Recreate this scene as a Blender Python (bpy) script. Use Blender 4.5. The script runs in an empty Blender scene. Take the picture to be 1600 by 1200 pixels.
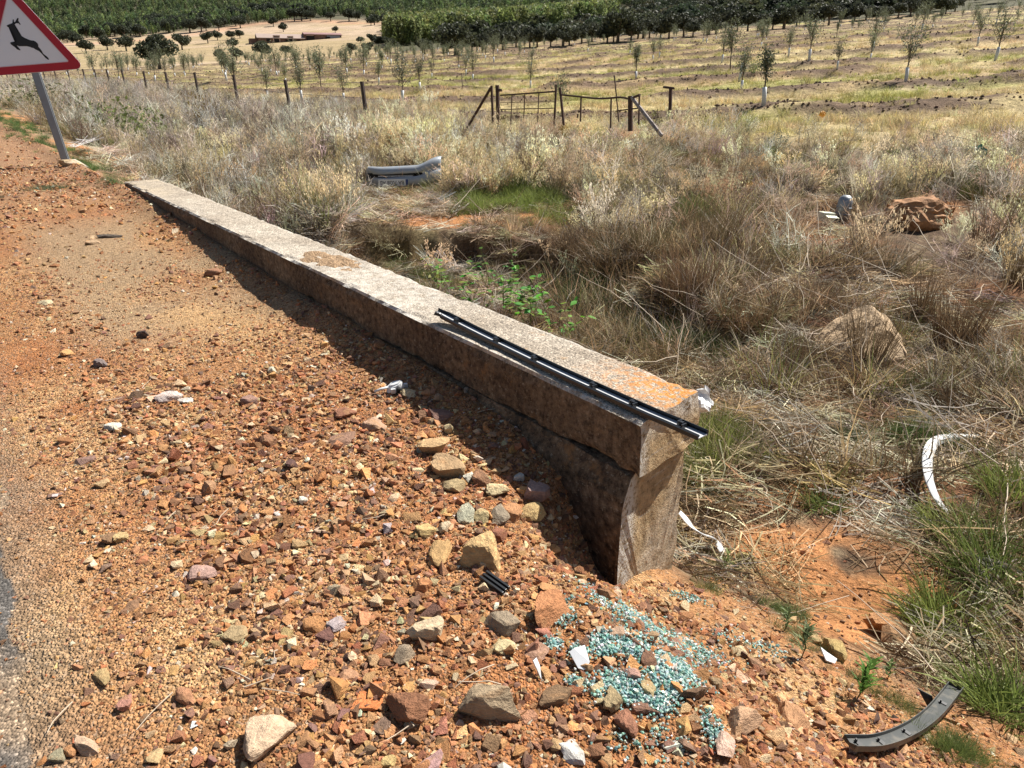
import bpy, bmesh, math, random
import numpy as np
from mathutils import Vector, Matrix

C = bpy.context.scene.collection
SC = bpy.context.scene
rng = np.random.default_rng(7)
random.seed(7)

# ------------------------------------------------------------------ camera, sky, sun, exposure
F_PX, EYE, HORIZON = 1150.0, 1.55, 125.0          # focal length in px of a 1600 px wide frame, eye height, horizon row
PITCH = math.atan((600 - HORIZON) / F_PX)
cam_data = bpy.data.cameras.new('camera')
cam = bpy.data.objects.new('camera', cam_data)
C.objects.link(cam)
cam.location = (0, 0, EYE)
cam.rotation_euler = (math.pi / 2 - PITCH, 0, 0)
cam_data.sensor_fit = 'HORIZONTAL'
cam_data.sensor_width = 36.0
cam_data.lens = 36.0 * F_PX / 1600
cam_data.clip_start = 0.05
cam_data.clip_end = 9000
SC.camera = cam

SUN_DIR = Vector((0.667, 0.444, 1.0)).normalized()   # towards the sun
SUN_EL = math.asin(SUN_DIR.z)
SUN_AZ = math.atan2(SUN_DIR.x, SUN_DIR.y)
world = bpy.data.worlds.new('World')
SC.world = world
world.use_nodes = True
wn = world.node_tree
bg = wn.nodes['Background']
sky = wn.nodes.new('ShaderNodeTexSky')
sky.sky_type = 'NISHITA'
sky.sun_disc = False
sky.sun_elevation = SUN_EL
sky.sun_rotation = SUN_AZ
sky.air_density = 1.0
sky.dust_density = 1.5
wn.links.new(sky.outputs[0], bg.inputs['Color'])
bg.inputs['Strength'].default_value = 0.05
sun_data = bpy.data.lights.new('sun', 'SUN')
sun_data.energy = 5.0
sun_data.angle = math.radians(0.5)
sun_data.color = (1.0, 0.955, 0.88)
sun = bpy.data.objects.new('sun', sun_data)
C.objects.link(sun)
sun.rotation_euler = SUN_DIR.to_track_quat('Z', 'Y').to_euler()
SC.view_settings.view_transform = 'Standard'
SC.view_settings.look = 'None'
SC.view_settings.exposure = 0.97
SC.view_settings.gamma = 1.0
SC.view_settings.use_curve_mapping = False
SC.render.engine = 'CYCLES'
SC.cycles.max_bounces = 6
SC.cycles.transparent_max_bounces = 4

# ------------------------------------------------------------------ helpers: noise, terrain height, photo measurements
_tab = np.random.default_rng(11).random((8, 256, 256))

def vnoise(x, y, k=0):
    x = np.asarray(x, float); y = np.asarray(y, float)
    xi = np.floor(x).astype(np.int64); yi = np.floor(y).astype(np.int64)
    fx = x - xi; fy = y - yi
    fx = fx * fx * (3 - 2 * fx); fy = fy * fy * (3 - 2 * fy)
    T = _tab[k % 8]
    a = T[xi & 255, yi & 255]; b = T[(xi + 1) & 255, yi & 255]
    c = T[xi & 255, (yi + 1) & 255]; d = T[(xi + 1) & 255, (yi + 1) & 255]
    return (a * (1 - fx) + b * fx) * (1 - fy) + (c * (1 - fx) + d * fx) * fy

def fbm(x, y, k=0, octaves=4):
    s = 0; a = 0.5; tot = 0
    for o in range(octaves):
        s = s + a * vnoise(x * 2 ** o + 17.3 * o, y * 2 ** o + 9.1 * o, k + o); tot += a; a *= 0.5
    return s / tot

def smooth(x, a, b):
    u = np.clip((np.asarray(x, float) - a) / (b - a), 0, 1)
    return u * u * (3 - 2 * u)

WALL_A = np.array([0.39, 1.99]); WALL_D = np.array([-0.605, 0.796]); WALL_N = np.array([0.796, 0.605])
WALL_TOP = 0.60

def tq(x, y):
    rx = x - WALL_A[0]; ry = y - WALL_A[1]
    return rx * WALL_D[0] + ry * WALL_D[1], rx * WALL_N[0] + ry * WALL_N[1]

def from_tq(t, q):
    return WALL_A[0] + t * WALL_D[0] + q * WALL_N[0], WALL_A[1] + t * WALL_D[1] + q * WALL_N[1]

# far terrain: heights per distance and bearing, measured from the photograph's rows
PXC = np.array([-500, 0, 400, 800, 1200, 1600, 2100.0])
AZC = np.arctan((PXC - 800) / 1254.0)
RADII = np.array([6, 10, 14, 20, 28, 40, 60, 90, 130, 180, 260, 380, 550, 800, 1200, 1800, 2800.0])
ZROWS = np.array([
    [-.3] * 7,
    [0, 0, 0, 0, 0, -.05, -.05],
    [.15, .2, .28, .35, .45, .5, .55],
    [.35, .4, .45, .5, .8, 1.0, 1.1],
    [.5, .5, .55, .8, 1.25, 1.6, 1.7],
    [.7, .75, .95, 1.4, 2.1, 2.6, 2.8],
    [1.0, 1.1, 1.5, 2.5, 3.9, 4.7, 5.0]])
YROWS = np.array([
    [126, 124, 115, 88, 60, 40, 35],
    [120, 119, 104, 77, 47, 23, 15],
    [116, 115, 97, 68, 36, 10, 0],
    [105, 102, 89, 56, 22, -12, -25],
    [92, 90, 70, 40, 4, -38, -50],
    [80, 73, 47, 20, -20, -55, -70],
    [55, 45, 20, -5, -40, -66, -80],
    [-5, -15, -25, -45, -58, -66, -75]])
def _row_z(r, px, y):
    v = (600 - y) / F_PX
    dy = math.cos(PITCH) + v * math.sin(PITCH); dz = -math.sin(PITCH) + v * math.cos(PITCH)
    return EYE + r * dz / math.hypot((px - 800) / F_PX, dy)
ZTAB = np.vstack([ZROWS, [[_row_z(RADII[7 + i], px, YROWS[i, j]) for j, px in enumerate(PXC)] for i in range(len(YROWS))]])
ZTAB = np.vstack([ZTAB, ZTAB[-1:] * 1.05, ZTAB[-1:] * .8])

def outer_z(x, y):
    r = np.hypot(x, y); az = np.arctan2(x, np.maximum(y, 1e-6))
    az = np.where(y <= 0, np.sign(x) * 1.6, az)
    fr = np.interp(np.log(np.maximum(r, 6)), np.log(RADII), np.arange(len(RADII)))
    fa = np.interp(az, AZC, np.arange(len(AZC)))
    i = np.clip(fr.astype(int), 0, len(RADII) - 2); j = np.clip(fa.astype(int), 0, len(AZC) - 2)
    u = fr - i; v = fa - j
    return (ZTAB[i, j] * (1 - v) + ZTAB[i, j + 1] * v) * (1 - u) + (ZTAB[i + 1, j] * (1 - v) + ZTAB[i + 1, j + 1] * v) * u

FURROW = math.radians(17)

def ridge_phase(x, y):
    w = x * math.sin(FURROW) + y * math.cos(FURROW)
    w = w + 1.6 * (fbm(x / 23, y / 23, 3, 2) - 0.5)
    return w / 6.5

def ridge_mask(x, y):
    ph = ridge_phase(x, y)
    f = np.abs(ph - np.round(ph)) * 2
    return smooth(1 - f, 0.60, 0.88) * smooth(fbm(x / 5.1, y / 2.6, 5, 3), 0.24, 0.46)

def field_mask(x, y):
    t, q = tq(x, y); r = np.hypot(x, y); az = np.degrees(np.arctan2(x, np.maximum(y, 1e-6)))
    lim = np.interp(az, [-40, -33, -18, 0, 10, 18, 26, 33, 40], [150, 160, 172, 166, 158, 150, 160, 185, 190])
    edge = 9.3 + 1.2 * (fbm(x / 4, y / 4, 2, 2) - .5)
    return smooth(q, edge, edge + .8) * smooth(r, 13.5, 16.5) * (1 - smooth(r, lim, lim + 6)) * (y > 0)

def left_z(t):
    return np.interp(t, [-6, -2, -1, -.3, 0, 1.3, 3, 5, 7, 12, 40, 150, 500], [.22, .24, .26, .29, .30, .345, .365, .43, .505, .52, .8, 1.7, 5])

def H(x, y):
    x = np.asarray(x, float); y = np.asarray(y, float)
    t, q = tq(x, y)
    zl = left_z(t)
    near = fbm(x * 1.3, y * 1.3, 0, 3) - .5
    zl = zl + .035 * near + .02 * (fbm(x * 5, y * 5, 1, 2) - .5)
    zl = zl - .27 * smooth(q, -.46, 0) * smooth(-t, -.36, .02) + .06 * np.exp(-((q + .02) / .12) ** 2) * smooth(t, .28, .6)
    zl = zl - .10 * np.exp(-(((t - .16) / .13) ** 2 + ((q + .05) / .09) ** 2))
    zd = np.interp(t, [-6, -2, 0, 3, 5, 8, 10, 15, 25, 40, 150, 500], [-.3, -.36, -.40, -.60, -.74, -.52, -.2, .12, .4, .7, 1.6, 5])
    s = smooth(t, 0.02, .5) * (1 - smooth(t, 7.0, 7.6)) * .13
    wide = np.interp(t, [-3, -1, 0, .3, 7, 9, 14], [1.3, 1.1, .9, .55, .6, 1.5, 2.0])
    f = smooth(q - s, -.07, wide) * .55 + np.clip((q - s + .07) / (wide + .07), 0, 1) * .45
    zprof = zl * (1 - f) + zd * f
    qf = np.interp(t, [0, 1, 2.4, 4, 5.5, 7, 8, 9.5], [3.3, 3.4, 3.6, 4.2, 4.2, 2.8, 2.4, 2.0]) + .9 * (fbm(x * 1.3, y * 1.3, 2, 4) - .5)
    stp = smooth(q, qf - .16, qf + .16) * smooth(t, .8, 2.4) * (1 - smooth(t, 8.2, 9.6))
    zprof = zprof + np.interp(t, [0, 3, 5, 8, 10], [.12, .34, .48, .30, .1]) * stp
    b = smooth(q, 3.3, 9.0)
    z = zprof * (1 - b) + outer_z(x, y) * b
    r = np.hypot(x, y)
    verge = smooth(q, .3, 1.2) * (1 - smooth(r, 60, 120))
    z = z + verge * (.16 * (fbm(x * .9, y * .9, 4, 3) - .5) + .05 * (fbm(x * 4, y * 4, 5, 2) - .5))
    fm = field_mask(x, y)
    if np.any(fm > 0):
        z = z + fm * (.22 * ridge_mask(x, y) * (.5 + fbm(x * 1.1, y * 1.1, 6, 3)) + .12 * (fbm(x * .5, y * .5, 1, 3) - .5))
    return z

def ray(px, py):
    u = (px - 800) / F_PX; v = (600 - py) / F_PX
    return np.array([u, math.cos(PITCH) + v * math.sin(PITCH), -math.sin(PITCH) + v * math.cos(PITCH)])

def ground_at(px, py):
    """the point of the terrain that the photograph shows at this pixel"""
    d = ray(px, py)
    s = np.geomspace(.7, 2500, 900)
    P = d[None] * s[:, None]
    below = P[:, 2] + EYE < H(P[:, 0], P[:, 1])
    i = int(np.argmax(below)) if below.any() else len(s) - 1
    lo, hi = s[max(i - 1, 0)], s[i]
    for _ in range(14):
        m = .5 * (lo + hi); p = d * m
        if p[2] + EYE < H(p[0], p[1]): hi = m
        else: lo = m
    p = d * hi
    return Vector((p[0], p[1], float(H(p[0], p[1]))))

def at_depth(px, py, Y):
    d = ray(px, py); p = d * (Y / d[1]); return Vector((p[0], p[1], p[2] + EYE))

def at_height(px, py, z):
    d = ray(px, py); p = d * ((z - EYE) / d[2]); return Vector((p[0], p[1], z))

def on_line(px, py, q):
    """the point at this pixel in the upright plane that runs q metres beside the parapet"""
    d = ray(px, py)
    s = (q + WALL_A @ WALL_N) / (d[0] * WALL_N[0] + d[1] * WALL_N[1])
    p = d * s; return Vector((p[0], p[1], p[2] + EYE))

def depth_of(p):
    return p[1] * math.cos(PITCH) - (p[2] - EYE) * math.sin(PITCH)

def gz(x, y):
    return float(H(x, y))

# ------------------------------------------------------------------ helpers: meshes and objects
def make_mesh(name, v, faces, smooth_shade=False, attrs=None, mats=(), mat_idx=None):
    """faces: list of integer arrays (n x 3 or n x 4)"""
    me = bpy.data.meshes.new(name)
    v = np.asarray(v, np.float32)
    faces = [np.asarray(f, np.int32) for f in faces if len(f)]
    loops = np.concatenate([f.ravel() for f in faces]) if faces else np.zeros(0, np.int32)
    sizes = np.concatenate([np.full(len(f), f.shape[1], np.int32) for f in faces]) if faces else np.zeros(0, np.int32)
    me.vertices.add(len(v)); me.vertices.foreach_set('co', v.ravel())
    if len(sizes):
        me.loops.add(len(loops)); me.loops.foreach_set('vertex_index', loops)
        me.polygons.add(len(sizes))
        starts = np.concatenate([[0], np.cumsum(sizes)[:-1]]).astype(np.int32)
        me.polygons.foreach_set('loop_start', starts)
        me.polygons.foreach_set('loop_total', sizes)
        me.polygons.foreach_set('use_smooth', np.full(len(sizes), smooth_shade, bool))
        if mat_idx is not None: me.polygons.foreach_set('material_index', np.asarray(mat_idx, np.int32))
    for m in mats: me.materials.append(m)
    for k, (typ, data) in (attrs or {}).items():
        a = me.attributes.new(k, typ, 'POINT')
        data = np.asarray(data)
        if typ == 'FLOAT': a.data.foreach_set('value', data.astype(np.float32).ravel())
        elif typ == 'INT': a.data.foreach_set('value', data.astype(np.int32).ravel())
        elif typ == 'FLOAT_VECTOR': a.data.foreach_set('vector', data.astype(np.float32).ravel())
        elif typ == 'FLOAT_COLOR':
            d4 = np.concatenate([data, np.ones((len(data), 1))], 1) if data.shape[1] == 3 else data
            a.data.foreach_set('color', d4.astype(np.float32).ravel())
    me.update(calc_edges=True)
    me.validate()
    return me

def link(name, me, parent=None, loc=None, rot=None, scale=None):
    o = bpy.data.objects.new(name, me); C.objects.link(o)
    if parent is not None: o.parent = parent
    if loc is not None: o.location = loc
    if rot is not None: o.rotation_euler = rot
    if scale is not None: o.scale = scale if hasattr(scale, '__len__') else (scale,) * 3
    return o

def tag(o, label, cat=None, group=None):
    o['label'] = label
    if cat: o['category'] = cat
    if group: o['group'] = group
    return o

def thing(name, label, cat, loc=(0, 0, 0), rot=(0, 0, 0), group=None, scale=None):
    return tag(link(name, None, None, loc, rot, scale), label, cat, group)

def bm_mesh(name, bm, mat=None, smooth_shade=False):
    me = bpy.data.meshes.new(name)
    bmesh.ops.recalc_face_normals(bm, faces=bm.faces[:])
    bm.to_mesh(me); bm.free()
    if mat is not None: me.materials.append(mat)
    if smooth_shade:
        for p in me.polygons: p.use_smooth = True
    return me

def box_mesh(name, size, mat, centre=(0, 0, 0), bevel=0.0):
    bm = bmesh.new()
    bmesh.ops.create_cube(bm, size=1)
    for v in bm.verts: v.co = Vector((v.co.x * size[0] + centre[0], v.co.y * size[1] + centre[1], v.co.z * size[2] + centre[2]))
    if bevel: bmesh.ops.bevel(bm, geom=bm.edges[:], offset=bevel, segments=2, affect='EDGES', profile=.6)
    return bm_mesh(name, bm, mat)

def sweep(profile, path, up=(0, 0, 1), closed=True, scales=None, ups=None, caps=True):
    """profile: (a, b) pairs, a along the side vector, b along the up vector; returns verts, faces"""
    path = np.asarray(path, float); n = len(path); prof = np.asarray(profile, float); k = len(prof)
    tan = np.gradient(path, axis=0); tan /= np.linalg.norm(tan, axis=1)[:, None]
    U = np.tile(np.asarray(up, float), (n, 1)) if ups is None else np.asarray(ups, float)
    side = np.cross(tan, U); side /= np.linalg.norm(side, axis=1)[:, None]
    U = np.cross(side, tan)
    sc = np.ones(n) if scales is None else np.asarray(scales)
    v = path[:, None] + (side[:, None] * prof[None, :, :1] + U[:, None] * prof[None, :, 1:]) * sc[:, None, None]
    faces = []
    for i in range(n - 1):
        for j in range(k if closed else k - 1):
            a = i * k + j; b = i * k + (j + 1) % k
            faces.append((a, b, b + k, a + k))
    fl = [np.array(faces)]
    v = v.reshape(-1, 3)
    if closed and caps:
        c0, c1 = v[:k].mean(0), v[-k:].mean(0); m = len(v); v = np.vstack([v, c0, c1])
        fl.append(np.array([(m, (j + 1) % k, j) for j in range(k)] + [(m + 1, (n - 1) * k + j, (n - 1) * k + (j + 1) % k) for j in range(k)]))
    return v, fl

def circle(r, k=8, ry=None):
    a = np.arange(k) * 2 * math.pi / k
    return np.stack([r * np.cos(a), (ry or r) * np.sin(a)], 1)

def tube_mesh(name, path, r, mat, k=7, scales=None, smooth_shade=True, up=(0.13, 0.21, 1)):
    v, f = sweep(circle(r, k), path, up=up, scales=scales)
    return make_mesh(name, v, f, smooth_shade, mats=(mat,))

def merge(parts):
    V, Q, T, off = [], [], [], 0
    for v, fl in parts:
        V.append(v)
        for f in fl:
            f = np.asarray(f)
            if not len(f): continue
            (Q if f.shape[1] == 4 else T).append(f + off)
        off += len(v)
    return np.vstack(V), [np.vstack(x) for x in (Q, T) if x]

def icosphere(sub):
    bm = bmesh.new(); bmesh.ops.create_icosphere(bm, subdivisions=sub, radius=1)
    bm.verts.ensure_lookup_table()
    v = np.array([x.co[:] for x in bm.verts]); f = np.array([[y.index for y in x.verts] for x in bm.faces])
    bm.free(); return v, f
ICO = {k: icosphere(k) for k in (1, 2, 3, 4)}

def rock_shape(sub, seed, nplanes=11, soft=40.0, noise=.03, flat=1.0):
    """an angular stone: directions cut by random planes, edges a little worn; unit size (half extents about 0.5)"""
    r = np.random.default_rng(seed)
    d, f = ICO[sub]
    n = r.normal(size=(nplanes, 3)); n /= np.linalg.norm(n, axis=1)[:, None]
    n = np.vstack([n, [[0, 0, 1], [0, 0, -1]]])
    off = r.uniform(.62, 1.0, len(n)); off[-2:] = r.uniform(.5, .8, 2)
    dots = d @ n.T
    inv = np.where(dots > .05, dots / off[None], .05)
    rad = 1 / (np.power(np.power(inv, soft).sum(1), 1 / soft))
    v = d * rad[:, None]
    if noise:
        s = r.uniform(0, 50)
        nn = fbm(v[:, 0] * 2.3 + s + v[:, 2] * 1.7, v[:, 1] * 2.3 + v[:, 2] * 2.1 + s, 3, 4) - .5
        v = v * (1 + noise * 4 * nn)[:, None]
    lo, hi = v.min(0), v.max(0)
    v = (v - (lo + hi) / 2) / (hi - lo)
    return v, f

def chip_shape(seed, npts=9):
    """a crisp broken stone: the hull of a few scattered points"""
    r = np.random.default_rng(seed); p = r.normal(size=(npts, 3)); p /= np.linalg.norm(p, axis=1)[:, None]
    p = np.vstack([p * r.uniform(.75, 1.0, (npts, 1)), [[.3, .2, -.6], [-.4, .1, -.6], [.1, -.4, -.6]]])
    bm = bmesh.new()
    for x in p: bm.verts.new(x)
    bmesh.ops.convex_hull(bm, input=bm.verts[:])
    bmesh.ops.delete(bm, geom=[v for v in bm.verts if not v.link_faces], context='VERTS')
    bmesh.ops.triangulate(bm, faces=bm.faces[:]); bmesh.ops.recalc_face_normals(bm, faces=bm.faces[:])
    bm.verts.index_update(); bm.verts.ensure_lookup_table()
    v = np.array([x.co[:] for x in bm.verts]); f = np.array([[y.index for y in x.verts] for x in bm.faces]); bm.free()
    lo, hi = v.min(0), v.max(0)
    return (v - (lo + hi) / 2) / (hi - lo), f

def ribbons(P, W, r, tip=.12, side=None):
    """thin blades: P n x k x 3 points, W n widths; returns verts, quads, per-vertex random"""
    n, k, _ = P.shape
    tan = P[:, -1] - P[:, 0]
    if side is None:
        rv = r.normal(size=(n, 3)); side = np.cross(tan, rv)
    side = side / np.maximum(np.linalg.norm(side, axis=1)[:, None], 1e-9)
    taper = np.linspace(1, tip, k)[None, :, None]
    off = side[:, None] * taper * (W[:, None, None] * .5)
    v = np.stack([P - off, P + off], 2).reshape(n, k * 2, 3)
    base = (np.arange(n) * k * 2)[:, None]
    q = []
    for i in range(k - 1):
        q.append(np.concatenate([base + 2 * i, base + 2 * i + 1, base + 2 * i + 3, base + 2 * i + 2], 1))
    bv = np.repeat(r.random(n), k * 2)
    return v.reshape(-1, 3), np.vstack(q), bv

def blade_points(n, R, L, lean, droop, r, segs=3, z0=0.0, az=None, outward=.6):
    rad = R * np.sqrt(r.random(n)); pa = r.random(n) * 2 * math.pi
    p = np.stack([rad * np.cos(pa), rad * np.sin(pa), np.full(n, z0)], 1)
    a = np.where(r.random(n) < outward, pa + r.normal(size=n) * .6, r.random(n) * 2 * math.pi) if az is None else az + r.normal(size=n) * .5
    th = np.abs(r.normal(size=n)) * lean + r.random(n) * lean * .5
    Ln = r.uniform(L[0], L[1], n) / segs
    dr = r.uniform(.3, 1.2, n) * droop / segs
    pts = [p]
    for i in range(segs):
        a = a + r.normal(size=n) * .12
        p = p + np.stack([np.sin(th) * np.cos(a), np.sin(th) * np.sin(a), np.cos(th)], 1) * Ln[:, None]
        p[:, 2] = np.maximum(p[:, 2], .004)
        th = th + dr
        pts.append(p)
    return np.stack(pts, 1)

def join_ribbons(parts):
    V, Q, B, off = [], [], [], 0
    for v, q, b in parts:
        V.append(v); Q.append(q + off); B.append(b); off += len(v)
    return np.vstack(V), np.vstack(Q), np.concatenate(B)

def leaf_quads(centres, size, r, aspect=.5, up_bias=.3):
    n = len(centres)
    a = r.normal(size=(n, 3)); a /= np.linalg.norm(a, axis=1)[:, None]
    b = np.cross(a, r.normal(size=(n, 3)) + np.array([0, 0, up_bias])); b /= np.linalg.norm(b, axis=1)[:, None]
    s = size * r.uniform(.6, 1.3, n)[:, None]
    a = a * s * .5; b = b * s * .5 * aspect
    v = np.stack([centres - a, centres + b, centres + a, centres - b], 1).reshape(-1, 3)
    q = np.arange(n * 4).reshape(n, 4)
    return v, q, np.repeat(r.random(n), 4)

# ------------------------------------------------------------------ helpers: materials
def new_mat(name):
    m = bpy.data.materials.new(name); m.use_nodes = True
    nt = m.node_tree; b = nt.nodes['Principled BSDF']
    return m, nt, b

class N:
    """small wrapper to write node graphs briefly"""
    def __init__(s, nt): s.nt = nt
    def node(s, typ, **kw):
        n = s.nt.nodes.new(typ)
        for k, v in kw.items(): setattr(n, k, v)
        return n
    def link(s, a, b): s.nt.links.new(a, b)
    def coord(s, which='Object'):
        return s.node('ShaderNodeTexCoord').outputs[which]
    def noise(s, vec, scale, detail=4, rough=.55, out='Fac', dist=0.0):
        n = s.node('ShaderNodeTexNoise'); n.inputs['Scale'].default_value = scale
        n.inputs['Detail'].default_value = detail; n.inputs['Roughness'].default_value = rough
        n.inputs['Distortion'].default_value = dist
        s.link(vec, n.inputs['Vector']); return n.outputs[out]
    def voronoi(s, vec, scale, feature='F1', out='Distance', rand=1.0):
        n = s.node('ShaderNodeTexVoronoi', feature=feature); n.inputs['Scale'].default_value = scale
        n.inputs['Randomness'].default_value = rand
        s.link(vec, n.inputs['Vector']); return n.outputs[out]
    def ramp(s, fac, stops):
        n = s.node('ShaderNodeValToRGB'); e = n.color_ramp.elements
        while len(e) > 1: e.remove(e[-1])
        for i, (p, c) in enumerate(stops):
            x = e[0] if i == 0 else e.new(p)
            x.position = p; c = (c, c, c) if not hasattr(c, '__len__') else c
            x.color = (c[0], c[1], c[2], 1)
        s.link(fac, n.inputs['Fac']); return n.outputs['Color']
    def mix(s, fac, a, b, mode='MIX'):
        n = s.node('ShaderNodeMix', data_type='RGBA', blend_type=mode, clamp_factor=True)
        for i, x in ((0, fac), (6, a), (7, b)):
            if hasattr(x, 'is_linked'): s.link(x, n.inputs[i])
            elif hasattr(x, '__len__'): n.inputs[i].default_value = (x[0], x[1], x[2], 1)
            else: n.inputs[i].default_value = x if i == 0 else (x, x, x, 1)
        return n.outputs[2]
    def math(s, op, a, b=0.0, clamp=False):
        n = s.node('ShaderNodeMath', operation=op, use_clamp=clamp)
        for i, x in ((0, a), (1, b)):
            if hasattr(x, 'is_linked'): s.link(x, n.inputs[i])
            else: n.inputs[i].default_value = x
        return n.outputs[0]
    def range(s, x, a, b, c=0.0, d=1.0):
        n = s.node('ShaderNodeMapRange', interpolation_type='SMOOTHSTEP'); s.link(x, n.inputs['Value'])
        for i, k in enumerate((a, b, c, d)): n.inputs[1 + i].default_value = k
        return n.outputs['Result']
    def bump(s, h, dist, strength=1.0, normal=None):
        n = s.node('ShaderNodeBump'); n.inputs['Distance'].default_value = dist; n.inputs['Strength'].default_value = strength
        s.link(h, n.inputs['Height'])
        if normal is not None: s.link(normal, n.inputs['Normal'])
        return n.outputs['Normal']
    def attr(s, name, out='Color', typ='GEOMETRY'):
        n = s.node('ShaderNodeAttribute', attribute_type=typ, attribute_name=name); return n.outputs[out]

def simple_mat(name, col, rough=.6, metal=0.0, vary=.25, scale=8.0, bump=0.0, dirt=None, dirt_amt=.5, spec=.5):
    m, nt, b = new_mat(name); g = N(nt); vec = g.coord()
    n1 = g.noise(vec, scale, 5, .6)
    c = g.mix(n1, tuple(x * (1 - vary) for x in col), tuple(min(1, x * (1 + vary)) for x in col))
    if dirt is not None:
        f = g.range(g.noise(vec, scale * 1.7, 6, .65), .45, .68, 0, dirt_amt)
        c = g.mix(f, c, dirt)
    g.link(c, b.inputs['Base Color'])
    b.inputs['Roughness'].default_value = rough; b.inputs['Metallic'].default_value = metal
    b.inputs['Specular IOR Level'].default_value = spec
    if bump: g.link(g.bump(g.noise(vec, scale * 6, 5, .6), bump), b.inputs['Normal'])
    return m

def plant_mat(name, instanced=True, translucent=.3, col=None, rough=.6, lo=.6, hi=1.35, spec=.25):
    m, nt, b = new_mat(name); g = N(nt)
    if col is not None:
        n = g.node('ShaderNodeRGB'); n.outputs[0].default_value = (*col, 1); tint = n.outputs[0]
    elif instanced: tint = g.attr('tint', 'Color', 'INSTANCER')
    else: tint = g.node('ShaderNodeObjectInfo').outputs['Color']
    bv = g.attr('bv', 'Fac')
    mul = g.ramp(bv, [(0, lo), (.75, 1.0), (1, hi)])
    c = g.mix(1.0, tint, mul, 'MULTIPLY')
    g.link(c, b.inputs['Base Color']); b.inputs['Roughness'].default_value = rough; b.inputs['Specular IOR Level'].default_value = spec
    tr = g.node('ShaderNodeBsdfTranslucent'); g.link(c, tr.inputs['Color'])
    mx = g.node('ShaderNodeMixShader'); mx.inputs[0].default_value = translucent
    g.link(b.outputs[0], mx.inputs[1]); g.link(tr.outputs[0], mx.inputs[2])
    g.link(mx.outputs[0], nt.nodes['Material Output'].inputs['Surface'])
    return m

M = {}
M['straw'] = plant_mat('dry_grass', True, .36, lo=.45, hi=1.5)
M['plant_obj'] = plant_mat('grass_object', False, .30)
M['tree_leaf'] = plant_mat('tree_leaf', False, .28, lo=.45, hi=1.5)
M['forest_leaf'] = plant_mat('forest_leaf', True, .38, lo=.5, hi=1.5)
M['bark'] = simple_mat('bark', (.11, .085, .065), .9, vary=.5, scale=12, bump=.01)
M['guard'] = simple_mat('tree_guard_plastic', (.56, .57, .57), .55, vary=.15)
M['rust'] = simple_mat('rusty_iron', (.055, .030, .022), .85, vary=.5, scale=20, dirt=(.14, .055, .025), dirt_amt=.6)
M['post_wood'] = simple_mat('weathered_post', (.06, .042, .035), .9, vary=.5, scale=18)
M['wire'] = simple_mat('fence_wire', (.16, .13, .11), .6, metal=.6)
M['white_plastic'] = simple_mat('white_plastic', (.60, .61, .61), .5, vary=.10, scale=14, dirt=(.30, .26, .21), dirt_amt=.7)
M['grey_plastic'] = simple_mat('grey_plastic', (.55, .56, .57), .5, vary=.1, scale=10)
M['black_plastic'] = simple_mat('black_plastic', (.012, .013, .014), .35, vary=.3, scale=30)
M['strip_channel'] = simple_mat('strip_channel', (.50, .51, .52), .38, vary=.25, scale=25, spec=.7)  # grey floor; reflected sky and sun painted in as a paler base colour
M['trim_grey'] = simple_mat('dark_trim', (.055, .058, .055), .42, vary=.3, scale=12, dirt=(.22, .19, .15), dirt_amt=.4)
M['silver_paint'] = simple_mat('silver_paint', (.30, .33, .36), .38, metal=.15, vary=.08, scale=5, dirt=(.30, .25, .2), dirt_amt=.25)
M['plate_white'] = simple_mat('plate_white', (.70, .70, .68), .45, vary=.08)
M['plate_blue'] = simple_mat('plate_blue', (.015, .045, .16), .4)
M['sign_white'] = simple_mat('sign_white', (.76, .78, .82), .45, vary=.05, scale=3)
M['sign_red'] = simple_mat('sign_red', (.40, .006, .022), .42, vary=.12, scale=3)
M['sign_rim'] = simple_mat('sign_rim', (.72, .45, .47), .5)
M['sign_black'] = simple_mat('sign_black', (.008, .008, .010), .5)
M['galvanised'] = simple_mat('galvanised_steel', (.25, .27, .29), .5, metal=.55, vary=.2, scale=9, dirt=(.2, .17, .14), dirt_amt=.25)
M['green_bag'] = simple_mat('green_plastic_bag', (.015, .16, .10), .4)
M['orange_scrap'] = simple_mat('orange_scrap', (.62, .30, .05), .6)
M['card'] = simple_mat('pale_card', (.62, .64, .50), .7)
M['barn_wall'] = simple_mat('barn_wall', (.13, .075, .055), .9, vary=.3, scale=.6, dirt=(.30, .22, .18), dirt_amt=.6)
M['barn_roof'] = simple_mat('barn_roof', (.30, .23, .19), .85, vary=.25, scale=.5)
M['barn_roof_red'] = simple_mat('barn_roof_red', (.24, .14, .13), .85, vary=.25, scale=.5)
M['barn_steel'] = simple_mat('barn_panel', (.22, .25, .29), .6)
M['dark_opening'] = simple_mat('dark_doorway', (.012, .011, .010), .9)
M['barn_trim'] = simple_mat('barn_trim', (.42, .31, .26), .9)

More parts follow.
